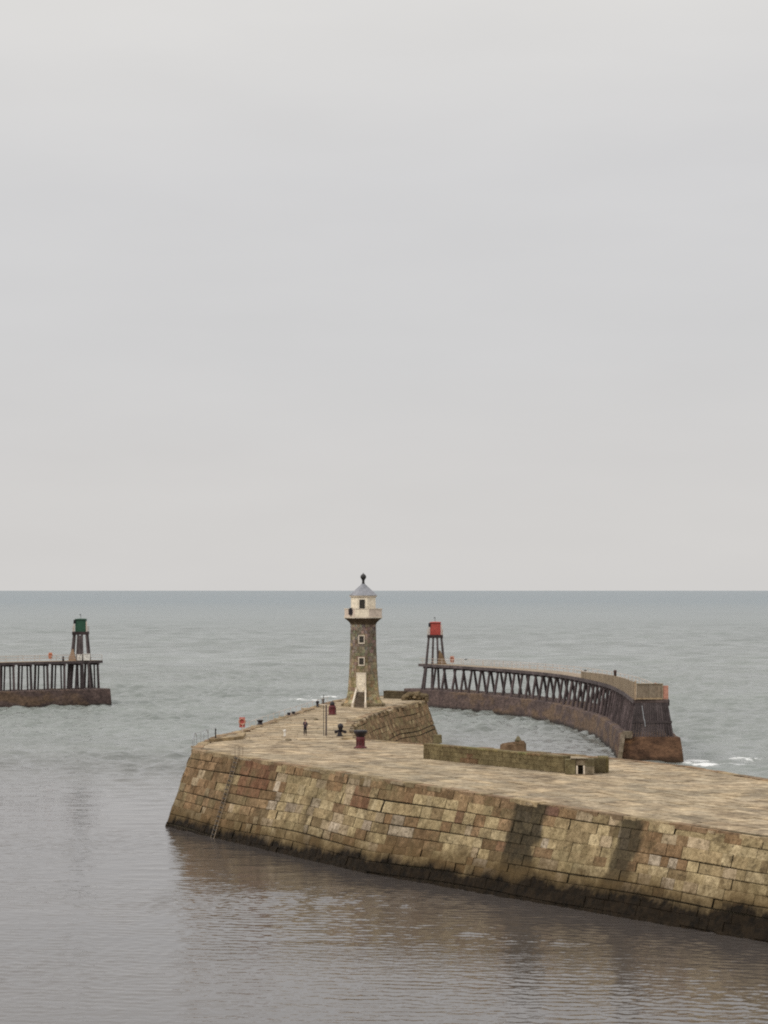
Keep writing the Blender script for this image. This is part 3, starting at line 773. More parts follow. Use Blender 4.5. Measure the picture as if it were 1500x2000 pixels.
# black crossed iron winch
q = deck(665, 1438)
e = empty("hand_winch", q, "black iron winch with a ball top and spread arms left of the flared capstan", "winch")
mb = MB(); mb.lathe([(.20,.45),(.19,.7),(.24,.85),(.30,.98),(.31,1.12),(.24,1.26),(.10,1.34),(.04,1.38)], q, 14); mb.build("spindle", M['black'], e, q)
for s_ in (-1, 1):
    mb = MB(); mb.beam(q+Vector((0, 0, .62)), q+Vector((s_*.55, .05, .46)), .2, .26); mb.tube(q+Vector((s_*.50, -.12, .46)), q+Vector((s_*.50, .2, .46)), .17, n=10); mb.build("arm", M['black'], e, q)
mb = MB(); mb.box(q+Vector((-.08,0,.25)), (.52,.5,.5), taper=.72); mb.box(q+Vector((-.05,0,.04)), (.75,.7,.08)); mb.build("base", M['black'], e, q)
# posts
q = deck(636, 1437)
e = empty("sign_post", q, "tall dark timber post with a thin pole beside it and a short bar on top", "post")
mb = MB(); mb.box(q+Vector((.06,0,1.65)), (.16,.16,3.3)); mb.build("post", M['timber'], e, q)
mb = MB(); mb.tube(q+Vector((-.22,0,0)), q+Vector((-.22,0,4.4)), .035); mb.build("pole", M['darkmetal'], e, q)
mb = MB(); mb.beam(q+Vector((-.62,0,3.32)), q+Vector((.2,0,3.32)), .1, .1); mb.build("bar", M['trim'], e, q)
q = deck(556, 1438)
mb = MB(); mb.lathe([(.15,0),(.15,.05),(.11,.08),(.12,.5),(.15,.56),(.14,.66),(.06,.72)], q, 12); mb.box(q+Vector((-.1,0,.62)), (.22,.12,.12))
o = mb.build("mooring_post", M['white'], None, q); tag(o, "short white painted mooring post on the paving left of the person", "post")
# low stones / ring bases on the paving
for (px, py, s_, lab) in ((617, 1406, .32, "small brown stone lying between the person and the tall maroon capstan"),
                          (563, 1446, .36, "small pale stone lying in front of the white mooring post")):
    q = deck(px, py); mb = MB(); mb.lathe([(s_, 0), (s_*.95, s_*.3), (s_*.5, s_*.55), (.02, s_*.6)], q, 7, color=(.2,.16,.11)); o = mb.build("loose_stone", M['tower_stone'], None, q); tag(o, lab, "stone")
# edge bollards on the channel side
def bollard(px, py, r, h, label):
    q = deck(px, py); e = empty("bollard", q, label, "bollard", "bollards along the channel edge")
    mb = MB(); mb.lathe([(r*1.2,0),(r*1.2,.05),(r*.8,.12),(r*.75,h*.65)], q, 12); mb.build("stem", M['black'], e, q)
    mb = MB(); mb.lathe([(r*.75,h*.62),(r*1.1,h*.75),(r*1.1,h*.9),(r*.5,h)], q, 12); mb.build("cap", M['black'], e, q)
bollard(508, 1416, .34, .62, "squat black bollard right of the red lifebuoy stand")
bollard(564, 1398, .24, .42, "low black bollard, left one of the close pair on the channel edge")
bollard(573, 1396, .24, .42, "low black bollard, right one of the close pair on the channel edge")
bollard(620, 1381, .22, .85, "thin tall black bollard at the far end of the channel edge")
bollard(631, 1374, .20, .62, "black bollard nearest the lighthouse on the channel edge")

# lifebuoy stand
def lifebuoy(q, label, s=1.0, ringmat='signred', backmat='signred', rz=0):
    e = empty("lifebuoy_stand", q, label, "lifebuoy")
    mb = MB()
    mb.tube(q, q+Vector((0,0,1.15*s)), .045); mb.build("post", M['rail'], e, q)
    mb = MB(); mb.box(q+Vector((0,-.06,.78*s)), (.5*s,.06,.9*s)); mb.build("back_board", M[backmat], e, q, bevel=.02)
    bm_ = MB(); n, k = 20, 8; Rr, rr = .25*s, .07*s; p = []; f = []
    for i in range(n):
        for j in range(k):
            a_, b_ = 2*math.pi*i/n, 2*math.pi*j/k
            p.append(q+Vector(((Rr+rr*math.cos(b_))*math.cos(a_), -.14+rr*math.sin(b_), .85*s+(Rr+rr*math.cos(b_))*math.sin(a_))))
            f.append((i*k+j, i*k+(j+1)%k, ((i+1)%n)*k+(j+1)%k, ((i+1)%n)*k+j))
    bm_.add(p, f, smooth=True); bm_.build("ring", M[ringmat], e, q)
    return e
lifebuoy(deck(473, 1428), "faded red lifebuoy on a board at the channel edge of the stone pier", 1.25, 'salmon', 'signred')

# corner railing: tall hooped ladder rails and posts
def railing(name, pts, h, label, spacing=2.5, rails=(1.0, .55), r=.03, mat='galv', cat="railing"):
    q = Vector(pts[0]); e = empty(name, q, label, cat)
    rb_ = MB(); tot = 0; post_at = []
    for a, b in zip(pts[:-1], pts[1:]):
        a, b = Vector(a), Vector(b); n = max(1, round((b-a).length/spacing))
        for i in range(n): post_at.append(a.lerp(b, i/n))
        for k in rails: rb_.tube(a+Vector((0,0,h*k)), b+Vector((0,0,h*k)), r*.8, n=6)
    post_at.append(Vector(pts[-1]))
    for p in post_at:
        mb = MB(); mb.tube(p, p+Vector((0,0,h+.02)), r, n=6); mb.build("post", M[mat], e, q)
    rb_.build("rail", M[mat], e, q)
    return e
c0, c1, c2 = deck(379, 1456), deck(392, 1451), deck(421, 1442)
r1 = railing("corner_railing", [c0, c1, c2], 1.15, "grey metal guard railing on the left corner of the stone pier", 3.4, (1.0, .5), .032)
q = c0
for k, (a_, b_) in enumerate(((deck(376,1458), deck(384,1453)), (deck(398,1449), deck(406,1446)))):
    mb = MB(); p0 = a_; p1 = b_
    prev = None
    for i in range(9):
        t = i/8; pt = p0.lerp(p1, t)+Vector((0,0,.75+.5*math.sin(math.pi*t)))
        if prev is not None: mb.tube(prev, pt, .035, n=6)
        prev = pt
    mb.tube(p0, p0+Vector((0,0,.75)), .035, n=6); mb.tube(p1, p1+Vector((0,0,.75)), .035, n=6)
    mb.build("hoop", M['galv'], r1, c0)
q = deck(421, 1448); mb = MB(); mb.tube(q, q+Vector((0,0,1.25)), .07); mb.box(q+Vector((0,0,.05)), (.3,.3,.1)); mb.lathe([(.1,1.2),(.1,1.28),(.02,1.33)], q, 10)
o = mb.build("iron_post", M['darkmetal'], None, q); tag(o, "dark iron post at the right end of the grey corner railing", "post")
edge_pts = [deck(px, py)+Vector((-.0,0,0)) for px, py in ((474,1431),(512,1416),(556,1401),(600,1387),(640,1374))]
railing("chain_railing", edge_pts, .95, "thin pale posts and chain along the channel edge up to the lighthouse", 5.0, (.95,), .028, 'rail')

# ladder on the harbour wall
ln_ = (outline[0]-outline[-1]).length; dirF = (outline[-1]-outline[0]).normalized()
def wall_pt(u, v, outw=.12):
    t = u/ln_; T = outline[0].lerp(outline[-1], t); B = bottom[0].lerp(bottom[-1], t)
    q = T.lerp(B, v); q.z = DZ+(ZB-DZ)*v; nf = Vector((-dirF.y, dirF.x, 0))
    if nf.y > 0: nf = -nf
    return q+nf*outw
L0 = wall_pt(12.0, 0)
e = empty("ladder", L0, "narrow pale ladder with dark rungs fixed down the harbour wall by the left corner", "ladder")
for s_ in (-.38, .38):
    mb = MB(); a_, b_ = wall_pt(12.0+s_*1.0, 0, .18), wall_pt(12.6+s_, .93, .18)
    mb.tube(a_, b_, .032, n=6); t_ = a_+Vector((0,0,1.05)); mb.tube(a_, t_, .032, n=6); mb.tube(t_, t_+Vector((.4,.55,-.1)), .032, n=6); mb.tube(t_+Vector((.4,.55,-.1)), t_+Vector((.4,.55,-1.1)), .032, n=6)
    mb.build("stile", M['timber_light'], e, L0)
for k in range(20):
    v = .01+.91*k/19
    mb = MB(); mb.tube(wall_pt(11.65+.6*v, v, .18), wall_pt(12.35+.6*v, v, .18), .05, n=6); mb.build("rung", M['darkmetal'], e, L0)

# ------------------------------------------------------------------ timber pier extensions
def smooth_curve(pts, step=1.0):
    pts = [Vector((p[0], p[1], 0)) for p in pts]
    P_ = [pts[0]*2-pts[1]]+pts+[pts[-1]*2-pts[-2]]; res = []
    for i in range(1, len(P_)-2):
        a, b, c, d = P_[i-1], P_[i], P_[i+1], P_[i+2]; n = max(2, int((c-b).length/step))
        for k in range(n):
            t = k/n; res.append(.5*((2*b)+(c-a)*t+(2*a-5*b+4*c-d)*t*t+(3*b-a-3*c+d)*t**3))
    res.append(pts[-1]); return res
def timber_pier(ctr, zd, label, zb=3.4, gap=3.9, base_ext=(3.5, 3.5), inner_posts=True, rake=2.8, rust=True, toph=2.0, pr=.22, wbase=4.4):
    cu = smooth_curve(ctr); o3 = Vector((cu[0].x, cu[0].y, 0))
    e = empty("timber_pier", o3, label, "pier", "timber pier extensions on concrete bases")
    tan = [(cu[min(i+1, len(cu)-1)]-cu[max(i-1, 0)]).normalized() for i in range(len(cu))]
    nor = [Vector((-t.y, t.x, 0)) for t in tan]
    # concrete base
    mb = MB(); sec = []
    bc = [cu[0]-tan[0]*base_ext[0]]+cu+[cu[-1]+tan[-1]*base_ext[1]]; bn = [nor[0]]+nor+[nor[-1]]
    colr = []
    for i, (c, n) in enumerate(zip(bc, bn)):
        wt, wb = 3.8, wbase
        j = .10*mnoise.noise(Vector((i*.6, 0, zd))); jt = .14*mnoise.noise(Vector((i*.35, 4, zd)))
        for (off_, z) in ((wb+j, -1.2), ((wb*.45+wt*.55)+j+.08*mnoise.noise(Vector((i*.9,2,1))), 1.6), (wt+j, zb-.12+jt), (wt-.3, zb+jt), (-wt+.3, zb+jt), (-wt+j, zb-.12+jt), (-(wb*.45+wt*.55)+j, 1.6), (-wb+j, -1.2)):
            sec.append(c+n*off_+Vector((0,0,z)))
            rr_ = min(1, max(0, (i-2)/10)) if rust else 1
            k = 1+.12*mnoise.noise(Vector((i*.15, z, 0)))
            colr.append((k*(1.5*(1-rr_)+rr_), k*(1.2*(1-rr_)+rr_), k*(.8*(1-rr_)+rr_)))
    K = 8
    fs = [(i*K+j, i*K+(j+1)%K, (i+1)*K+(j+1)%K, (i+1)*K+j) for i in range(len(bc)-1) for j in range(K)]
    fs += [tuple(range(K)), tuple((len(bc)-1)*K+j for j in range(K))]
    mb.add(sec, fs, colr); mb.build("base", M['concrete'], e, o3)
    # deck planks, edge beams
    dk = MB(); ed = MB(); hb = 2.25
    for i in range(len(cu)-1):
        a, b = cu[i], cu[i+1]; na, nb = nor[i], nor[i+1]
        k = random.uniform(.85, 1.1)
        p = [a+na*hb, a-na*hb, b-nb*hb, b+nb*hb]
        dk.add([q+Vector((0,0,zd-.1)) for q in p]+[q+Vector((0,0,zd)) for q in p], [(0,1,2,3),(4,5,6,7),(0,1,5,4),(1,2,6,5),(2,3,7,6),(3,0,4,7)], (k,k,k))
    for s_ in (-1, 1):
        for i in range(0, len(cu)-1, 2):
            j = min(i+2, len(cu)-1)
            k = random.uniform(.8, 1.25)
            ed.beam(cu[i]+nor[i]*(hb+.08)*s_+Vector((0,0,zd-.28)), cu[j]+nor[j]*(hb+.08)*s_+Vector((0,0,zd-.28)), .22, .52, (k,)*3)
            ed.beam(cu[i]+nor[i]*(hb-.7)*s_+Vector((0,0,zd-.3)), cu[j]+nor[j]*(hb-.7)*s_+Vector((0,0,zd-.3)), .28, .38, (k*.8,)*3)
    for E, s_ in ((0, 0), (-1, -1)):
        ed.beam(cu[E]+nor[E]*hb+Vector((0,0,zd-.22)), cu[E]-nor[E]*hb+Vector((0,0,zd-.22)), .3, .42, (1.3,1.2,1.1))
    dk.build("deck", M['timber_light'], e, o3); ed.build("edge_beam", M['timber'], e, o3)
    # trestles
    idx = []; acc = gap
    for i in range(1, len(cu)):
        acc += (cu[i]-cu[i-1]).length
        if acc >= gap: idx.append(i); acc = 0
    for i in idx:
        c, n, t = cu[i], nor[i], tan[i]
        m = MB(); k = random.uniform(.75, 1.3); kc = (k, k*.97, k*.98)
        m.beam(c+n*2.5+Vector((0,0,zd-.72)), c-n*2.5+Vector((0,0,zd-.72)), .3, .36, kc)
        if inner_posts:
            for s_ in (-1, 1): m.tube(c+n*.9*s_+Vector((0,0,zd-.6)), c+n*1.15*s_+Vector((0,0,zb-.1)), .16, .17, color=kc)
        tr = m.build("trestle", M['timber'], e, o3)
        for s_ in (-1, 1):
            m = MB(); k = random.uniform(.7, 1.35)
            m.tube(c+n*toph*s_+Vector((0,0,zd-.55)), c+n*rake*s_+t*random.uniform(-.12,.12)+Vector((0,0,zb-.15)), pr, pr+.04, color=(k, k*.96, k*.97))
            m.build("pile", M['timber'], tr, o3)
    # longitudinal waling at half height
    wl = MB()
    for s_ in (-1, 1):
        for zf in ():
            pass
    # railings
    for s_ in (-1, 1):
        m = MB()
        for i in range(0, len(cu)-1, 2):
            j = min(i+2, len(cu)-1)
            for hh in (.55, 1.1): m.tube(cu[i]+nor[i]*2.15*s_+Vector((0,0,zd+hh)), cu[j]+nor[j]*2.15*s_+Vector((0,0,zd+hh)), .035, n=5)
            if i % 4 == 0: m.tube(cu[i]+nor[i]*2.15*s_+Vector((0,0,zd)), cu[i]+nor[i]*2.15*s_+Vector((0,0,zd+1.15)), .045, n=5)
        m.build("railing", M['rail'], e, o3)
    return e, cu, nor, tan, o3

ZE = 8.4
ctrE = [(35.8,343.5),(37.0,375),(36.9,405),(33.4,443),(27,470),(19.6,490),(11,508),(9.0,512)]
eE, cuE, noE, taE, oE = timber_pier(ctrE, ZE, "long curving dark timber pier on raking piles ending at the red beacon", gap=3.5, inner_posts=False, base_ext=(1.2, 3.5))
# plank barrier on the harbour side near the landward end, end gate, boarding
m = MB()
for i in range(0, 84):
    h = 2.35-1.25*min(1, i/80); c = cuE[i]; s_ = 1
    nn_ = noE[i] if noE[i].x < 0 else -noE[i]; k = random.uniform(.85, 1.15)
    if i < len(cuE)-1:
        a_ = c+nn_*2.3+Vector((0,0,ZE+h/2)); b_ = cuE[i+1]+nn_*2.3+Vector((0,0,ZE+h/2)); m.beam(a_, a_.lerp(b_, .72), .06, h, (k*.92,k*.9,k*.86))
m.build("side_barrier", M['timber_light'], eE, oE)
c0_ = cuE[0]; 
m = MB()
for i in range(12):
    k = random.uniform(.75, 1.0); x = -1.95+3.4*i/12+.14
    m.box(c0_+Vector((x, -.12, ZE+1.05)), (.27, .06, 2.0), color=(k*.85,k*.85,k*.85))
gate = m.build("end_gate", M['timber_light'], eE, oE)
m = MB(); m.box(c0_+Vector((-2.15,-.15,ZE+1.2)), (.24,.24,2.5), color=(1.3,1.2,1.1)); m.box(c0_+Vector((1.5,-.15,ZE+1.1)), (.14,.14,2.1), color=(1,1,1)); m.box(c0_+Vector((-.3,-.2,ZE+.1)), (3.5,.16,.16), color=(1.3,1.2,1.0)); m.box(c0_+Vector((-.3,-.2,ZE+2.1)), (3.5,.1,.1), color=(1.1,1.1,1.0))
m.build("frame", M['timber_light'], gate, oE)
m = MB()
for i in range(14):
    m.beam(c0_+Vector((1.75+.1*math.sin(i*2), i*.9, ZE+.95)), c0_+Vector((1.8+.1*math.sin(i*2+2), i*.9+.9, ZE+.95)), .07, 1.7)
m.box(c0_+Vector((1.9,-.1,ZE+.95)), (.75,.08,1.8)); m.build("netting_panel", M['salmon'], eE, oE)
m = MB()
for i in range(16):
    f_ = (i+.5)/16*2-1; k = random.uniform(.55, 1.0)
    m.beam(c0_+Vector((f_*2.2, -.3, ZE-.45)), c0_+Vector((f_*3.0, -.75, 3.3)), .25, .09, (k,k,k))
m.beam(c0_+Vector((-2.7,-.62,5.4)), c0_+Vector((2.7,-.62,5.4)), .16, .3, (.7,.7,.7))
m.build("end_boarding", M['timber'], eE, oE)
m = MB(); m.beam(c0_+Vector((-1.3,-.5,ZE-.8)), c0_+Vector((-1.05,-.72,ZE-2.7)), .09, .06, (2.5,2.5,2.5)); m.beam(c0_+Vector((-1.0,-.72,ZE-2.6)), c0_+Vector((-.9,-.85,ZE-3.6)), .07, .06, (2.5,2.5,2.5)); m.build("loose_brace", M['galv'], eE, oE)
m = MB(); m.beam(c0_+Vector((-3.9,-1.3,3.9)), c0_+Vector((-4.55,-1.7,-.4)), .55, .5, (.27,.22,.175)); m.box(c0_+Vector((-3.3,-.9,3.75)), (1.2,1.0,.9), color=(.22,.18,.14)); m.build("buttress", M['tower_stone'], eE, oE)
for c in m.c: pass

ZW = 9.0
ctrW = [(-57.9,514.7),(-66.9,506.7),(-76.1,498.7),(-88,487),(-106,467)]
eW, cuW, noW, taW, oW = timber_pier(ctrW, ZW, "dark timber pier on upright piles from the left edge, ending at the green beacon", gap=3.3, rake=2.35, rust=False, toph=2.1, wbase=4.5, base_ext=(.9, 2))

def beacon(q, zd, hutmat, label, cat, spread, stairside=1, zb=3.4):
    e = empty("beacon_tower", q, label, cat, "beacon towers on the timber pier ends")
    H = 5.3
    for i, (sx, sy) in enumerate(((-1,-1),(-.32,-1),(.32,-1),(1,-1),(-1,1),(1,1))):
        m = MB(); m.tube(q+Vector((sx*1.25, sy*1.15, H)), q+Vector((sx*spread, sy*spread*.9, 0)), .19, .23)
        m.build("leg", M['timber'], e, q)
        m = MB(); k = spread+(spread-1.25)*(zd-zb)/H
        m.tube(q+Vector((sx*spread, sy*spread*.9, -.55)), q+Vector((sx*k, sy*k*.9, zb-zd-.1)), .22, .25); m.build("leg", M['timber'], e, q)
    m = MB(); m.box(q+Vector((0,0,H+.15)), (3.1,2.9,.62), color=(.5,.45,.45)); m.build("platform", M['timber'], e, q)
    hut = MB(); hut.box(q+Vector((.05,0,H+1.65)), (2.1,1.9,2.5)); 
    hut = hut.build("hut", M[hutmat], e, q, bevel=.05)
    m = MB(); m.lathe([(1.60,2.86),(1.60,2.98),(.9,3.06),(.12,3.10)], q+Vector((.05,0,H)), 4, phase=.5, smooth=False); m.build("roof", M[hutmat], hut, q)
    m = MB(); m.tube(q+Vector((0,0,H+3.2)), q+Vector((0,0,H+3.95)), .04); m.box(q+Vector((-.1,0,H+3.85)), (.3,.05,.15)); m.build("mast", M['darkmetal'], hut, q)
    m = MB(); m.box(q+Vector((-1.12,-.85,H+2.45)), (.42,.5,.75)); m.tube(q+Vector((-1.12,-1.1,H+2.45)), q+Vector((-1.12,-1.2,H+2.45)), .16, n=12); m.build("lamp", M['black'], hut, q, bevel=.02)
    m = MB()
    for sx in (-1.48, 1.48):
        for sy in (-1.38, 0, 1.38): m.tube(q+Vector((sx, sy, H+.4)), q+Vector((sx, sy, H+1.5)), .04, n=5)
    for hh in (.95, 1.5):
        c4 = [Vector((-1.48,-1.38,H+hh)), Vector((1.48,-1.38,H+hh)), Vector((1.48,1.38,H+hh)), Vector((-1.48,1.38,H+hh))]
        for i in range(4):
            if i == 0: continue
            m.tube(q+c4[i], q+c4[(i+1)%4], .035, n=5)
    for sx in (-1.22, 1.26): m.box(q+Vector((sx,-1.0,H+1.45)), (.2,.06,2.1))
    m.build("railing", M['rail'], e, q)
    return e
qR = Vector((10.15, 509.2, ZE)); bR = beacon(qR, ZE, 'red', "red hut on tall splayed timber legs at the end of the curving pier", "beacon", 1.75)
m = MB(); m.add([qR+Vector(p) for p in ((.5,-1.9,0),(2.3,-1.9,0),(2.3,-.6,0),(.5,-.6,0),(.75,-1.7,2.7),(1.0,-1.7,2.7),(1.0,-.8,2.7),(.75,-.8,2.7))], [(0,3,2,1),(4,5,6,7),(0,1,5,4),(1,2,6,5),(2,3,7,6),(3,0,4,7)], (.62,.52,.42)); m.build("stair_casing", M['timber_light'], bR, qR)
qG = Vector((-60.6, 512.0, ZW)); bG = beacon(qG, ZW, 'green', "green hut on splayed timber legs at the end of the left pier", "beacon", 1.7)
for s_ in (-1,): 
    m = MB(); m.tube(qG+Vector((0,-1.6,-.2)), qG+Vector((0,-1.1,5.0)), .36, .36, n=10); m.build("duct", M['timber'], bG, qG)
m = MB(); m.add([qG+Vector(p) for p in ((-2.3,-1.8,0),(-.7,-1.8,0),(-.7,-.9,0),(-2.3,-.9,0),(-1.6,-1.6,2.3),(-1.3,-1.6,2.3),(-1.3,-1.0,2.3),(-1.6,-1.0,2.3))], [(0,3,2,1),(4,5,6,7),(0,1,5,4),(1,2,6,5),(2,3,7,6),(3,0,4,7)], (1.1,.95,.9)); m.build("stair_casing", M['timber_light'], bG, qG)
# white lockers under the green beacon
for (dx, w_, h_, lab) in ((-.25+.3, 1.0, 1.15, "tall white locker, left of the two under the green beacon"), (1.45, 1.3, 1.3, "wide white locker, right of the two under the green beacon")):
    c = qG+Vector((dx, -1.95+.0*dx, 0)); e = empty("locker", c, lab, "locker")
    m = MB(); m.box(c+Vector((0,0,h_/2+.04)), (w_, .8, h_-.04)); m.build("cabinet", M['white'], e, c, bevel=.03)
    m = MB(); m.box(c+Vector((0,-.0,h_+.06)), (w_+.1,.9,.08)); m.build("lid", M['white'], e, c)
    m = MB(); m.box(c+Vector((0,-.43,h_*.6)), (.18,.04,.06)); m.build("handle", M['darkmetal'], e, c)
# lifebuoys on the timber piers
def on_west(px, side=1.7):
    for i, c in enumerate(cuW):
        n = noW[i] if noW[i].y < 0 else -noW[i]; q = c+n*side
        if 750+5000*q.x/q.y < px: return Vector((q.x, q.y, ZW))
def on_east(px, side=1.6):
    for i, c in enumerate(cuE):
        n = noE[i] if noE[i].x < 0 else -noE[i]; q = c+n*side
        if i > 60 and 750+5000*q.x/q.y < px: return Vector((q.x, q.y, ZE))
lifebuoy(on_west(106), "orange lifebuoy on a stand left of the green beacon", 1.4, 'orange', 'orange')
lifebuoy(on_east(884), "pale orange lifebuoy on a stand right of the red beacon", 1.45, 'salmon', 'salmon')
q = on_west(126); m = MB(); m.lathe([(.22,0),(.2,.7),(.26,.8),(.1,.95)], q, 10); o = m.build("mooring_post", M['timber'], None, q); tag(o, "short dark mooring post between the orange lifebuoy and green beacon", "post")
q = on_east(1189); m = MB(); m.lathe([(.24,0),(.22,1.6),(.27,1.66),(.27,1.9),(.15,2.05)], q+Vector((1.2,0,0)), 10, color=(1.3,1.1,1.0)); o = m.build("mooring_post", M['timber'], None, q+Vector((1.2,0,0))); tag(o, "dark timber post standing above the plank barrier on the curving pier", "post")
# perched gulls on the railing
def gull(q, label, heading):
    e = empty("seagull", q, label, "bird", "seagulls on the curving pier railing", heading)
    m = MB(); n = 10
    rings = [(-.34,.02,.10),(-.22,.06,.14),(-.05,.12,.17),(.1,.13,.2),(.2,.09,.26),(.26,.065,.33),(.32,.065,.36),(.37,.03,.36),(.44,.008,.345)]
    p = []; f = []
    for (x, r, z) in rings:
        for i in range(n): t = 2*math.pi*i/n; p.append(Vector((x, math.cos(t)*r, z+math.sin(t)*r*1.05)))
    for k in range(len(rings)-1):
        for i in range(n): f.append((k*n+i, k*n+(i+1)%n, (k+1)*n+(i+1)%n, (k+1)*n+i))
    f += [tuple(range(n)), tuple((len(rings)-1)*n+i for i in range(n))]
    m.add(p, f, smooth=True)
    m.tube((.02,.05,-.0), (.02,.05,.08), .012, n=5); m.tube((.02,-.05,-.0), (.02,-.05,.08), .012, n=5)
    ob = m.build("body", M['galv'], None); ob.parent = e
    for s_ in (-1, 1):
        m = MB(); m.add([(.16,s_*.13,.24),(-.05,s_*.15,.16),(-.42,s_*.03,.12),(-.2,s_*.10,.26),(.05,s_*.09,.31),(.14,s_*.10,.25),(-.05,s_*.11,.16),(-.40,s_*.01,.13),(-.2,s_*.06,.25),(.04,s_*.06,.30)], [(0,1,2,3,4),(9,8,7,6,5),(0,1,6,5),(1,2,7,6),(2,3,8,7),(3,4,9,8),(4,0,5,9)])
        ob = m.build("wing", M['darkmetal'], None); ob.parent = e
def rail_top(px):
    q = on_east(px, 2.15); return q+Vector((0,0,1.15))
gull(rail_top(913), "dark winged gull perched on the curving pier railing just right of the lifebuoy", .4)
gull(rail_top(1142), "dark winged gull perched on the middle of the curving pier railing", 2.6)

# ------------------------------------------------------------------ person
def skin(name, verts, edges, radii, mat, parent, sub=2, root=0):
    me = bpy.data.meshes.new(name); me.from_pydata(verts, edges, [])
    ob = bpy.data.objects.new(name, me); col.objects.link(ob); ob.parent = parent
    md = ob.modifiers.new("skin", 'SKIN'); md.use_smooth_shade = True
    for i, r in enumerate(radii):
        r = r if isinstance(r, tuple) else (r, r)
        me.skin_vertices[0].data[i].radius = r; me.skin_vertices[0].data[i].use_root = (i == root)
    s_ = ob.modifiers.new("sub", 'SUBSURF'); s_.levels = sub; s_.render_levels = sub
    me.materials.append(mat); return ob
def simple(name, c, rough=.8):
    m, N, L, b = base_mat(name, rough); n = noise_node(N, L, 12, 3, .6)
    L.new(mixc(N, L, rng(N, L, n, .3, .7, 0, 1), tuple(x*.8 for x in c), tuple(x*1.2 for x in c)), b.inputs['Base Color']); return m
M['skin'] = simple('skin', (.45,.26,.19)); M['coat'] = simple('purple_grey_coat', (.05,.034,.05)); M['trousers'] = simple('black_trousers', (.014,.010,.014)); M['hair'] = simple('dark_hair', (.02,.014,.012)); M['shoe'] = simple('dark_shoes', (.02,.02,.02))
q = deck(596, 1436)
pe = empty("person", q, "person in a purple grey coat and black trousers standing alone on the paving", "person", rz=R(205))
# local frame: faces +Y
J = dict(pel=(0,0,.90), wst=(0,0,1.05), chs=(0,.0,1.25), nb=(0,-.01,1.42), nk=(0,0,1.50), hd0=(0,.015,1.565), hd1=(0,.02,1.63),
         ls=(-.17,0,1.38), le=(-.23,.02,1.12), lw=(-.20,.14,.92), rs=(.17,0,1.38), re=(.23,.06,1.13), rw=(.12,.26,1.24),
         lh=(-.09,0,.86), lk=(-.10,.02,.47), la=(-.10,-.02,.09), lt=(-.11,.13,.035), rh=(.09,0,.86), rk=(.10,.02,.47), ra=(.11,-.02,.09), rt=(.12,.13,.035),
         lp=(-.195,.19,.85), rp=(.09,.30,1.31))
names = list(J); ix = {k: i for i, k in enumerate(names)}
E = [('pel','wst'),('wst','chs'),('chs','nb'),('nb','nk'),('nk','hd0'),('hd0','hd1'),('chs','ls'),('ls','le'),('le','lw'),('lw','lp'),('chs','rs'),('rs','re'),('re','rw'),('rw','rp'),
     ('pel','lh'),('lh','lk'),('lk','la'),('la','lt'),('pel','rh'),('rh','rk'),('rk','ra'),('ra','rt')]
rad = dict(pel=(.15,.11), wst=(.13,.10), chs=(.16,.11), nb=(.09,.08), nk=.055, hd0=(.078,.09), hd1=(.078,.09), ls=.058, le=.042, lw=.028, lp=(.04,.02), rs=.058, re=.042, rw=.028, rp=(.04,.02),
           lh=.085, lk=.058, la=.038, lt=(.042,.03), rh=.085, rk=.058, ra=.038, rt=(.042,.03))
body = skin("body", [J[k] for k in names], [(ix[a], ix[b]) for a, b in E], [rad[k] for k in names], M['skin'], pe)
cn_ = ['pel','wst','chs','nb','ls','le','lw2','rs','re','rw2','hemL','hemR']
JC = dict(J); JC['lw2'] = (-.205,.12,.945); JC['rw2'] = (.14,.235,1.225); JC['hemL'] = (-.07,0,.76); JC['hemR'] = (.07,0,.76)
ci = {k: i for i, k in enumerate(cn_)}
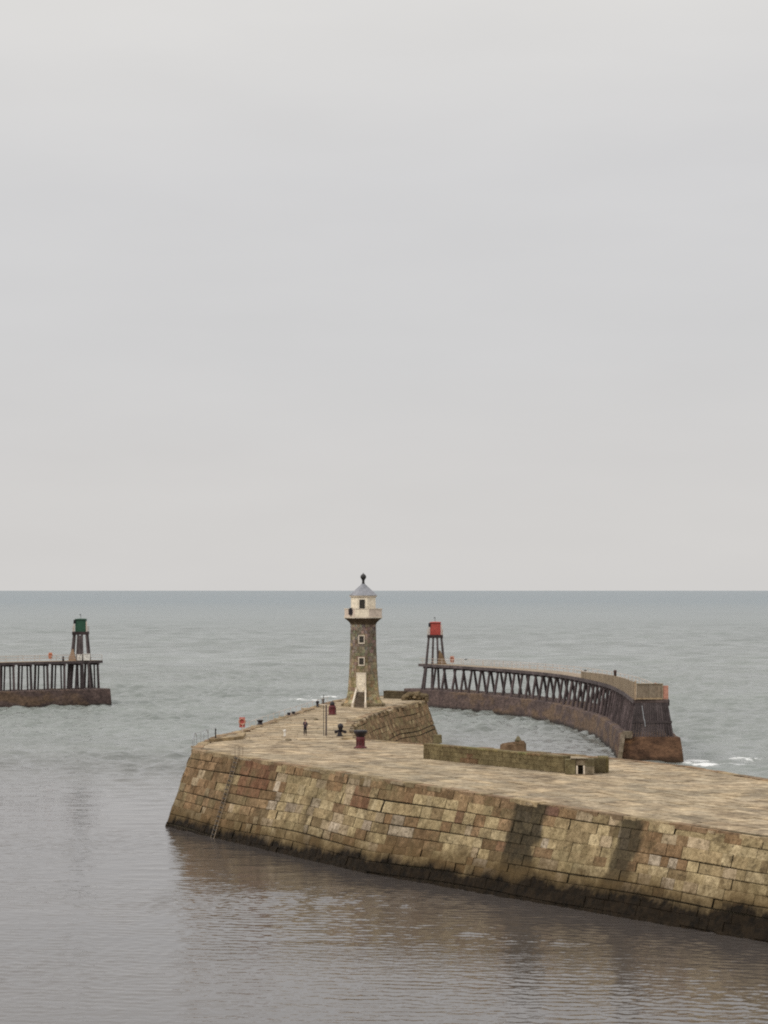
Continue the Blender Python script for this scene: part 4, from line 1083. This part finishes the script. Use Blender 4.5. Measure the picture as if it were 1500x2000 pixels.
CE = [('pel','wst'),('wst','chs'),('chs','nb'),('chs','ls'),('ls','le'),('le','lw2'),('chs','rs'),('rs','re'),('re','rw2'),('pel','hemL'),('pel','hemR')]
cr = dict(pel=(.18,.14), wst=(.16,.13), chs=(.19,.135), nb=(.095,.09), ls=.08, le=.062, lw2=.048, rs=.08, re=.062, rw2=.048, hemL=(.12,.13), hemR=(.12,.13))
skin("coat", [JC[k] for k in cn_], [(ci[a], ci[b]) for a, b in CE], [cr[k] for k in cn_], M['coat'], pe)
for s_ in (-1, 1):
    skin("trouser_leg", [(s_*.085,0,.88),(s_*.10,.02,.47),(s_*.11,-.02,.10)], [(0,1),(1,2)], [.105,.08,.065], M['trousers'], pe)
    skin("shoe", [(s_*.11,-.05,.05),(s_*.115,.05,.045),(s_*.12,.16,.035)], [(0,1),(1,2)], [.05,.05,.04], M['shoe'], pe, 1)
skin("hair", [(0,-.035,1.60),(0,-.02,1.665),(0,-.06,1.50)], [(0,1),(0,2)], [(.088,.09),(.082,.085),(.06,.04)], M['hair'], pe)
# face: nose, eyes, mouth as small geometry on the head
m = MB(); m.add([(-.012,.10,1.61),(.012,.10,1.61),(0,.098,1.645),(0,.125,1.612)], [(0,1,3),(1,2,3),(2,0,3),(0,2,1)]); ob = m.build("nose", M['skin'], None); ob.parent = pe
for s_ in (-1, 1):
    m = MB(); m.lathe([(.001,-.009),(.009,0),(.001,.009)], (s_*.032,.097,1.64), 8); ob = m.build("eye", M['hair'], None); ob.parent = pe
    for k in range(4):
        base = Vector(J['lp'] if s_ < 0 else J['rp'])
        m = MB(); d = Vector((0,.35,-1)) if s_ < 0 else Vector((-.4,.3,.85)); d.normalize(); L_ = (.075,.085,.08,.062)[k]
        a_ = base+Vector(((k-1.5)*.019,0,0)); b_ = a_+d*L_*.55; c_ = b_+(d+Vector((0,.5,0))).normalized()*L_*.45
        m.tube(a_, b_, .009, .008, n=6); m.tube(b_, c_, .008, .006, n=6); ob = m.build("finger", M['skin'], None); ob.parent = pe
